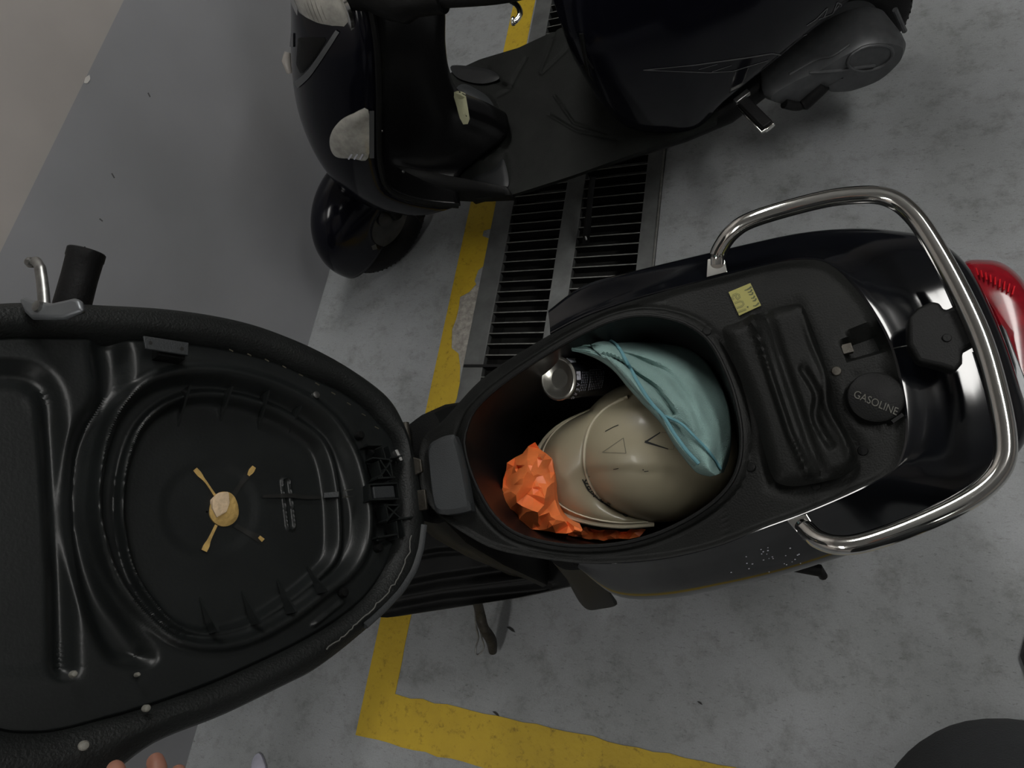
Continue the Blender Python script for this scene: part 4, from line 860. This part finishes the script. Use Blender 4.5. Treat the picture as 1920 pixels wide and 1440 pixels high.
mk('fender_badge', strip(hfe, [(697, 465), (725, 455), (750, 430)], [9, 12, 12], .001, 8), mat('dim_badge', (.05, .05, .045), .4), s2, smooth=False)
mk('fork_leg', merge(tube([wc + l2 * .075 + d2 * -.02, F2.W(-.36, .02, .25)], .018, 12), tube([wc - l2 * .075 + d2 * -.02, F2.W(-.36, -.06, .25)], .018, 12)), BLACK, s2)
mk('fork_bolts', merge(tube([P2(780, 400, -.10), P2(790, 412, -.10)], .008, 8), tube([P2(786, 372, -.08), P2(804, 376, -.08)], .007, 8)), RUBBER, s2)
mk('steering_stem', tube([F2.W(-.30, 0, .2), F2.W(-.06, 0, .60)], .03, 14), BLACK, s2)
# turn indicator and its bezel
mk('turn_indicator', patch(hf, cat([(691, 207), (691, 294), (660, 296), (630, 293), (619, 272), (622, 248), (638, 226), (662, 213)], 40, True), .001, .006, .006), LENS, s2, label='clear front turn indicator')
mk('indicator_bezel', strip(hf, [(697, 206), (697, 295)], 9, .003, 14), SILVER, s2)
mk('painted_glints', merge(*[strip(hf, [(x, 294), (x + 6, 284)], 3, .0085, 3) for x in (655, 665, 675)]), WHITEP, s2)  # highlights painted as small white strips over the indicator lens
# silver V trim on the nose
mk('nose_trim', merge(strip(hf, cat([(634, 58), (610, 95), (580, 138), (556, 160)], 14), [8, 9, 10, 13], .003, 24), strip(hf, cat([(550, 62), (548, 110), (549, 140), (556, 160)], 14), [4, 7, 9, 13], .003, 24), strip(hf, [(549, 145), (557, 175)], [14, 8], .0035, 8)), SILVER, s2, label='grey V shaped trim on the nose')
mk('horn_cover', patch(hf, [(560, 70), (615, 70), (590, 112), (565, 140), (556, 120)], .001, .002), BLACK, s2)
mk('side_reflector', tube([P2(539, 98, .40), P2(537, 115, .39), P2(543, 138, .37)], [.008, .012, .007], 12), mat('pale_reflector', (.30, .28, .26), .25), s2)
mk('panel_screw', merge(*[lathe([(.001, .003), (.004, .002), (.004, -.001)], *hi(x, y), 10) for x, y in ((716, 246), (756, 322))]), STEEL, s2)
mk('pale_sticker', patch(htu, [(849, 174), (858, 170), (872, 175), (882, 232), (866, 233)], .001, 0, .0005, 30, 4), STICKW, s2, smooth=False, label='pale yellow sticker on the knee panel')
# headlight on the handlebar
hl = P2(604, 12, .62); hdv = unit(d2 * .75 + Z2 * .35 - V2 * .2)
o = mk('headlight_shell', lathe([(.02, -.13), (.055, -.11), (.074, -.06), (.080, -.015), (.078, .0)], hl, hdv, 36), BLACK, s2, label='black headlight housing')
mk('headlight_ring', lathe([(.074, -.004), (.081, -.004), (.083, .004), (.078, .009), (.069, .007), (.069, -.002)], hl, hdv, 40), CHROME, o)
mk('headlight_lens', lathe([(.070, .004), (.062, .012), (.04, .019), (.02, .023), (.001, .024)], hl, hdv, 40), LENS, o, label='ribbed headlight glass')
gb = []
ex = unit(np.cross(hdv, Z2)); ey = np.cross(ex, hdv)
for k in np.linspace(-.045, .045, 9):
    gb.append(tube([hl + ex * k + ey * t + hdv * (.0245 - 5.3 * (k * k + t * t)) for t in np.linspace(-math.sqrt(.055 ** 2 - k * k), math.sqrt(.055 ** 2 - k * k), 9)], .0012, 5))
mk('lens_flutes', merge(*gb), mat('flute_glass', (.22, .21, .19), .15), o)
hb0 = F2.W(-.06, -.02, .63)
hl_ = cat([P2(690, 8, .62), P2(760, -2, .62), P2(840, -6, .62), P2(935, -14, .62), P2(1010, -30, .62)], 20)
mk('handlebar_cover', tube(cat([hl - hdv * .08, hb0, F2.W(-.05, -.05, .63), hl_[4], hl_[9]], 20), [.05] * 6 + [.055] * 6 + [.04] * 4 + [.028] * 4, 16), BLACK, s2)
mk('handlebar_grip', tube(hl_[7:], .0185, 16), RUBBER, s2); mk('handlebar_cover', tube(cat([hb0, F2.W(-.12, .14, .64), F2.W(-.2, .30, .66)], 14), [.05] * 4 + [.035] * 4 + [.02] * 6, 14), BLACK, s2)
lv2 = cat([P2(800, -6, .60), P2(860, 2, .60), P2(925, -3, .60), P2(955, 1, .60), P2(971, 12, .60), P2(975, 26, .60), P2(968, 38, .60), P2(960, 40, .60)], 30)
mk('brake_lever', tube(lv2, [.005] * 26 + [.006, .008, .008, .007], 10, flat=.8), CHROME, s2, label='chrome brake lever with ball end')
mk('side_stand', tube(cat([G(1112, 330, .22), G(1108, 360, .18), G(1102, 420, .09), G(1098, 455, .03)], 14), [.008] * 8 + [.010] * 6, 10), RUBBER, s2, label='black side stand over the grate')
mk('stand_spring_hook', tube(cat([G(1104, 430, .07), G(1098, 442, .06), G(1100, 450, .055)], 8), .003, 6), STEEL, s2)

# ------------------------------------------------------------------ photographer (dark clothes, hand on the seat)
def skin_mesh(name, nodes, edges, m, parent, lvl=2):
    me = bpy.data.meshes.new(name); F = e_fr[parent.name]
    me.from_pydata([tuple(F.L(np.array(p[:3]))[0]) for p in nodes], edges, []); o = bpy.data.objects.new(name, me); COL.objects.link(o); o.parent = parent; e_fr[o.name] = F
    me.materials.append(m); md = o.modifiers.new('skin', 'SKIN'); md.use_smooth_shade = True
    if not me.skin_vertices: me.attributes.new
    for i, p in enumerate(nodes): me.skin_vertices[0].data[i].radius = (p[3], p[4] if len(p) > 4 else p[3])
    me.skin_vertices[0].data[0].use_root = True
    s = o.modifiers.new('sub', 'SUBSURF'); s.levels = lvl; s.render_levels = lvl; return o
hand_w = PS(262, 1432, .02)
pf = WF.at((.45, -.1, 0)); per = thing('person', 'person in dark clothes standing at the right, fingers holding the tipped-up seat', 'person', pf)
H_ = hand_w; wr = H_ + np.array([.10, -.13, .015]); sh_l = np.array([.08, -.36, 1.37]); el = np.array([-.20, -.40, 1.12])
body = [(.20, -.14, .93, .13, .12), (.22, -.20, 1.12, .16, .14), (.26, -.29, 1.32, .16, .11), (.26, -.30, 1.44, .07, .065), (.25, -.28, 1.53, .058),
        (*sh_l, .058), (*el, .045), (*wr, .030),
        (.42, -.22, 1.37, .058), (.42, -.03, 1.20, .045), (.19, -.06, 1.42, .031),
        (.25, -.10, .84, .095), (.37, .02, .50, .066), (.50, .0, .12, .046),
        (.36, -.22, .84, .095), (.44, -.20, .48, .066), (.50, -.24, .12, .048)]
bed = [(0, 1), (1, 2), (2, 3), (3, 4), (2, 5), (5, 6), (6, 7), (2, 8), (8, 9), (9, 10), (0, 11), (11, 12), (12, 13), (0, 14), (14, 15), (15, 16)]
skin_mesh('body', body, bed, CLOTH, per, 3)
jk = []
for z, cx, cy, r1, r2 in ((.72, .19, -.14, .115, .115), (.80, .19, -.135, .128, .125), (.93, .19, -.13, .138, .134), (1.1, .215, -.19, .15, .13), (1.28, .25, -.27, .165, .115), (1.38, .26, -.29, .14, .095), (1.44, .26, -.295, .07, .065)):
    jk.append(np.array([(cx + r1 * math.cos(t) * (1 + .03 * math.sin(3 * t + z * 9)), cy + r2 * math.sin(t) * (1 + .03 * math.sin(4 * t + z * 7)), z) for t in np.linspace(0, 2 * np.pi, 64, endpoint=False)]))
mk('jacket', loft(dens(jk, 40)), CLOTH, per, label='dark jacket')
hd_ = np.array([.24, -.27, 1.63]); fd = unit([-.35, .8, -.5])
rings = [hd_ + np.array([0, 0, -.125]) * 0]
hv = []
for i in range(21):
    ph = -math.pi / 2 + math.pi * (i + .01) / 20.02
    hv.append(np.array([hd_ + np.array([.075 * math.cos(ph) * math.cos(t), .095 * math.cos(ph) * math.sin(t) * (1 + .1 * math.sin(ph)), .12 * math.sin(ph)]) for t in np.linspace(0, 2 * np.pi, 28, endpoint=False)]))
head = mk('head', loft(hv), SKIN, per, label='head with short dark hair')
mk('hair', loft([hd_ + (q - hd_) * np.where((q[:, 1] - hd_[1] < .03) | (i > 8), 1.08, .95)[:, None] + np.array([0, -.004, .004]) for i, q in enumerate(hv[6:])]), mat('dark_hair', (.012, .010, .009), .7), head)
fy = hd_ + np.array([0, .095, 0])
mk('nose', lathe([(.002, .018), (.010, .008), (.014, -.004)], fy + np.array([0, .0, -.02]), (0, 1, -.4), 12), SKIN, head)
for s in (-1, 1):
    mk('eye', lathe([(.001, .008), (.008, .005), (.011, -.002)], fy + np.array([s * .03, -.012, .008]), (0, 1, 0), 12), mat('eye_white', (.6, .6, .58), .3), head)
    mk('ear', lathe([(.004, .01), (.02, .006), (.024, -.006)], hd_ + np.array([s * .076, -.005, -.005]), (s, 0, 0), 12), SKIN, head)
mk('mouth', tube([fy + np.array([x, -.012 - abs(x) * .3, -.055]) for x in np.linspace(-.024, .024, 7)], .005, 8), mat('lips', (.30, .10, .09), .5), head)
# left hand: palm behind the seat edge, fingers curling over it towards the camera
tips = [(212, 1428, .050), (252, 1452, .052), (288, 1418, .046), (330, 1440, .040)]
palm = H_ + np.array([.02, -.045, -.03])
hn = [(*wr, .026), (*((wr + palm) / 2), .030, .02), (*palm, .036, .017)]; he = [(0, 1), (1, 2)]
skin_mesh('hand', hn, he, SKIN, per)
for k, (x, y, n_o) in enumerate(tips):
    tip = PS(x, y, n_o - .012); kn = PS(x + 6, y + 48, n_o + .002); bs = palm + (kn - palm) * .25
    skin_mesh('finger', [(*bs, .0095), (*((bs + kn) / 2 - nS * .004), .0095), (*kn, .0092), (*((kn + tip) / 2 + nS * .006), .0088), (*tip, .0075)], [(0, 1), (1, 2), (2, 3), (3, 4)], SKIN, per)
tb = palm + np.array([.03, .0, .02]); skin_mesh('thumb', [(*palm, .013), (*tb, .0115), (*(tb + np.array([-.01, .03, .02])), .010), (*(tb + np.array([-.03, .045, .03])), .009)], [(0, 1), (1, 2), (2, 3)], SKIN, per)
skin_mesh('hand', [(.19, -.06, 1.42, .028), (.15, -.065, 1.47, .030, .02), (.12, -.07, 1.51, .034, .016)], [(0, 1), (1, 2)], SKIN, per)
for k in range(4):
    b = np.array([.13 + .012 * k - .02, -.09 + .018 * k, 1.50 + .004 * k]); skin_mesh('finger', [(*b, .009), (*(b + [-.012, .02, .03]), .0088), (*(b + [-.008, .035, .055]), .008)], [(0, 1), (1, 2)], SKIN, per)
skin_mesh('thumb', [(.15, -.06, 1.47, .012), (.14, -.03, 1.50, .010), (.13, -.02, 1.53, .009)], [(0, 1), (1, 2)], SKIN, per)
sf = G(1922, 1160, .05)
SH = mat('shoe_black', (.012, .010, .010), .35)
for s_, (tx, ty, hx_, hy_) in enumerate(((sf[0] + .012, sf[1] + .02, .50, -.05), (.44, -.02, .52, -.28))):
    toe, heel = np.array([tx, ty, 0]), np.array([hx_, hy_, 0]); d = unit(toe - heel); lt = np.cross([0, 0, 1.], d); L_s = .27; toe = heel + d * L_s
    rr3 = []
    for t, w, h in ((0, .024, .055), (.08, .036, .075), (.3, .038, .085), (.5, .042, .075), (.7, .048, .055), (.88, .042, .045), (1., .018, .028)):
        c = heel + d * (t * L_s - .03); rr3.append(cat([c - lt * w, c - lt * w * .9 + (0, 0, h * .6), c + (0, 0, h), c + lt * w * .9 + (0, 0, h * .6), c + lt * w, c + lt * w * .9, c - lt * w * .9], 24, True))
    mk('shoe', loft(rr3), SH, per)

# small litter on the floor
for x, y, s, lab in ((958, 1180, 1., 'small dark leaf scrap on the floor below the side stand'), (930, 1338, .8, 'thin dark scrap on the floor near the yellow line'), (1312, 1318, .5, 'tiny dark chip on bare grey floor right of the yellow line')):
    c = G(x, y, .001); q = [c + np.array([a * .012 * s, b * .006 * s, 0]) for a, b in ((-1, .6), (-.3, .9), (.5, .2), (1, -.9), (.3, -.7), (-.5, .1))]
    mk('litter_scrap', prism(q, (0, 0, .0012)), INK, fr=WF.at(c), smooth=False, label=lab, cat_='litter')
c = G(490, 1428, .004); q = cat([G(x, y, .002) for x, y in ((474, 1440), (478, 1420), (488, 1412), (496, 1424), (500, 1445), (486, 1456))], 20, True)
mk('paper_scrap', loft([q, q + (0, 0, .006), q.mean(0) + (q - q.mean(0)) * .5 + (0, 0, .012)]), mat('pale_paper', (.42, .42, .50), .8), fr=WF.at(c), label='pale crumpled scrap on the floor at the bottom edge', cat_='litter')
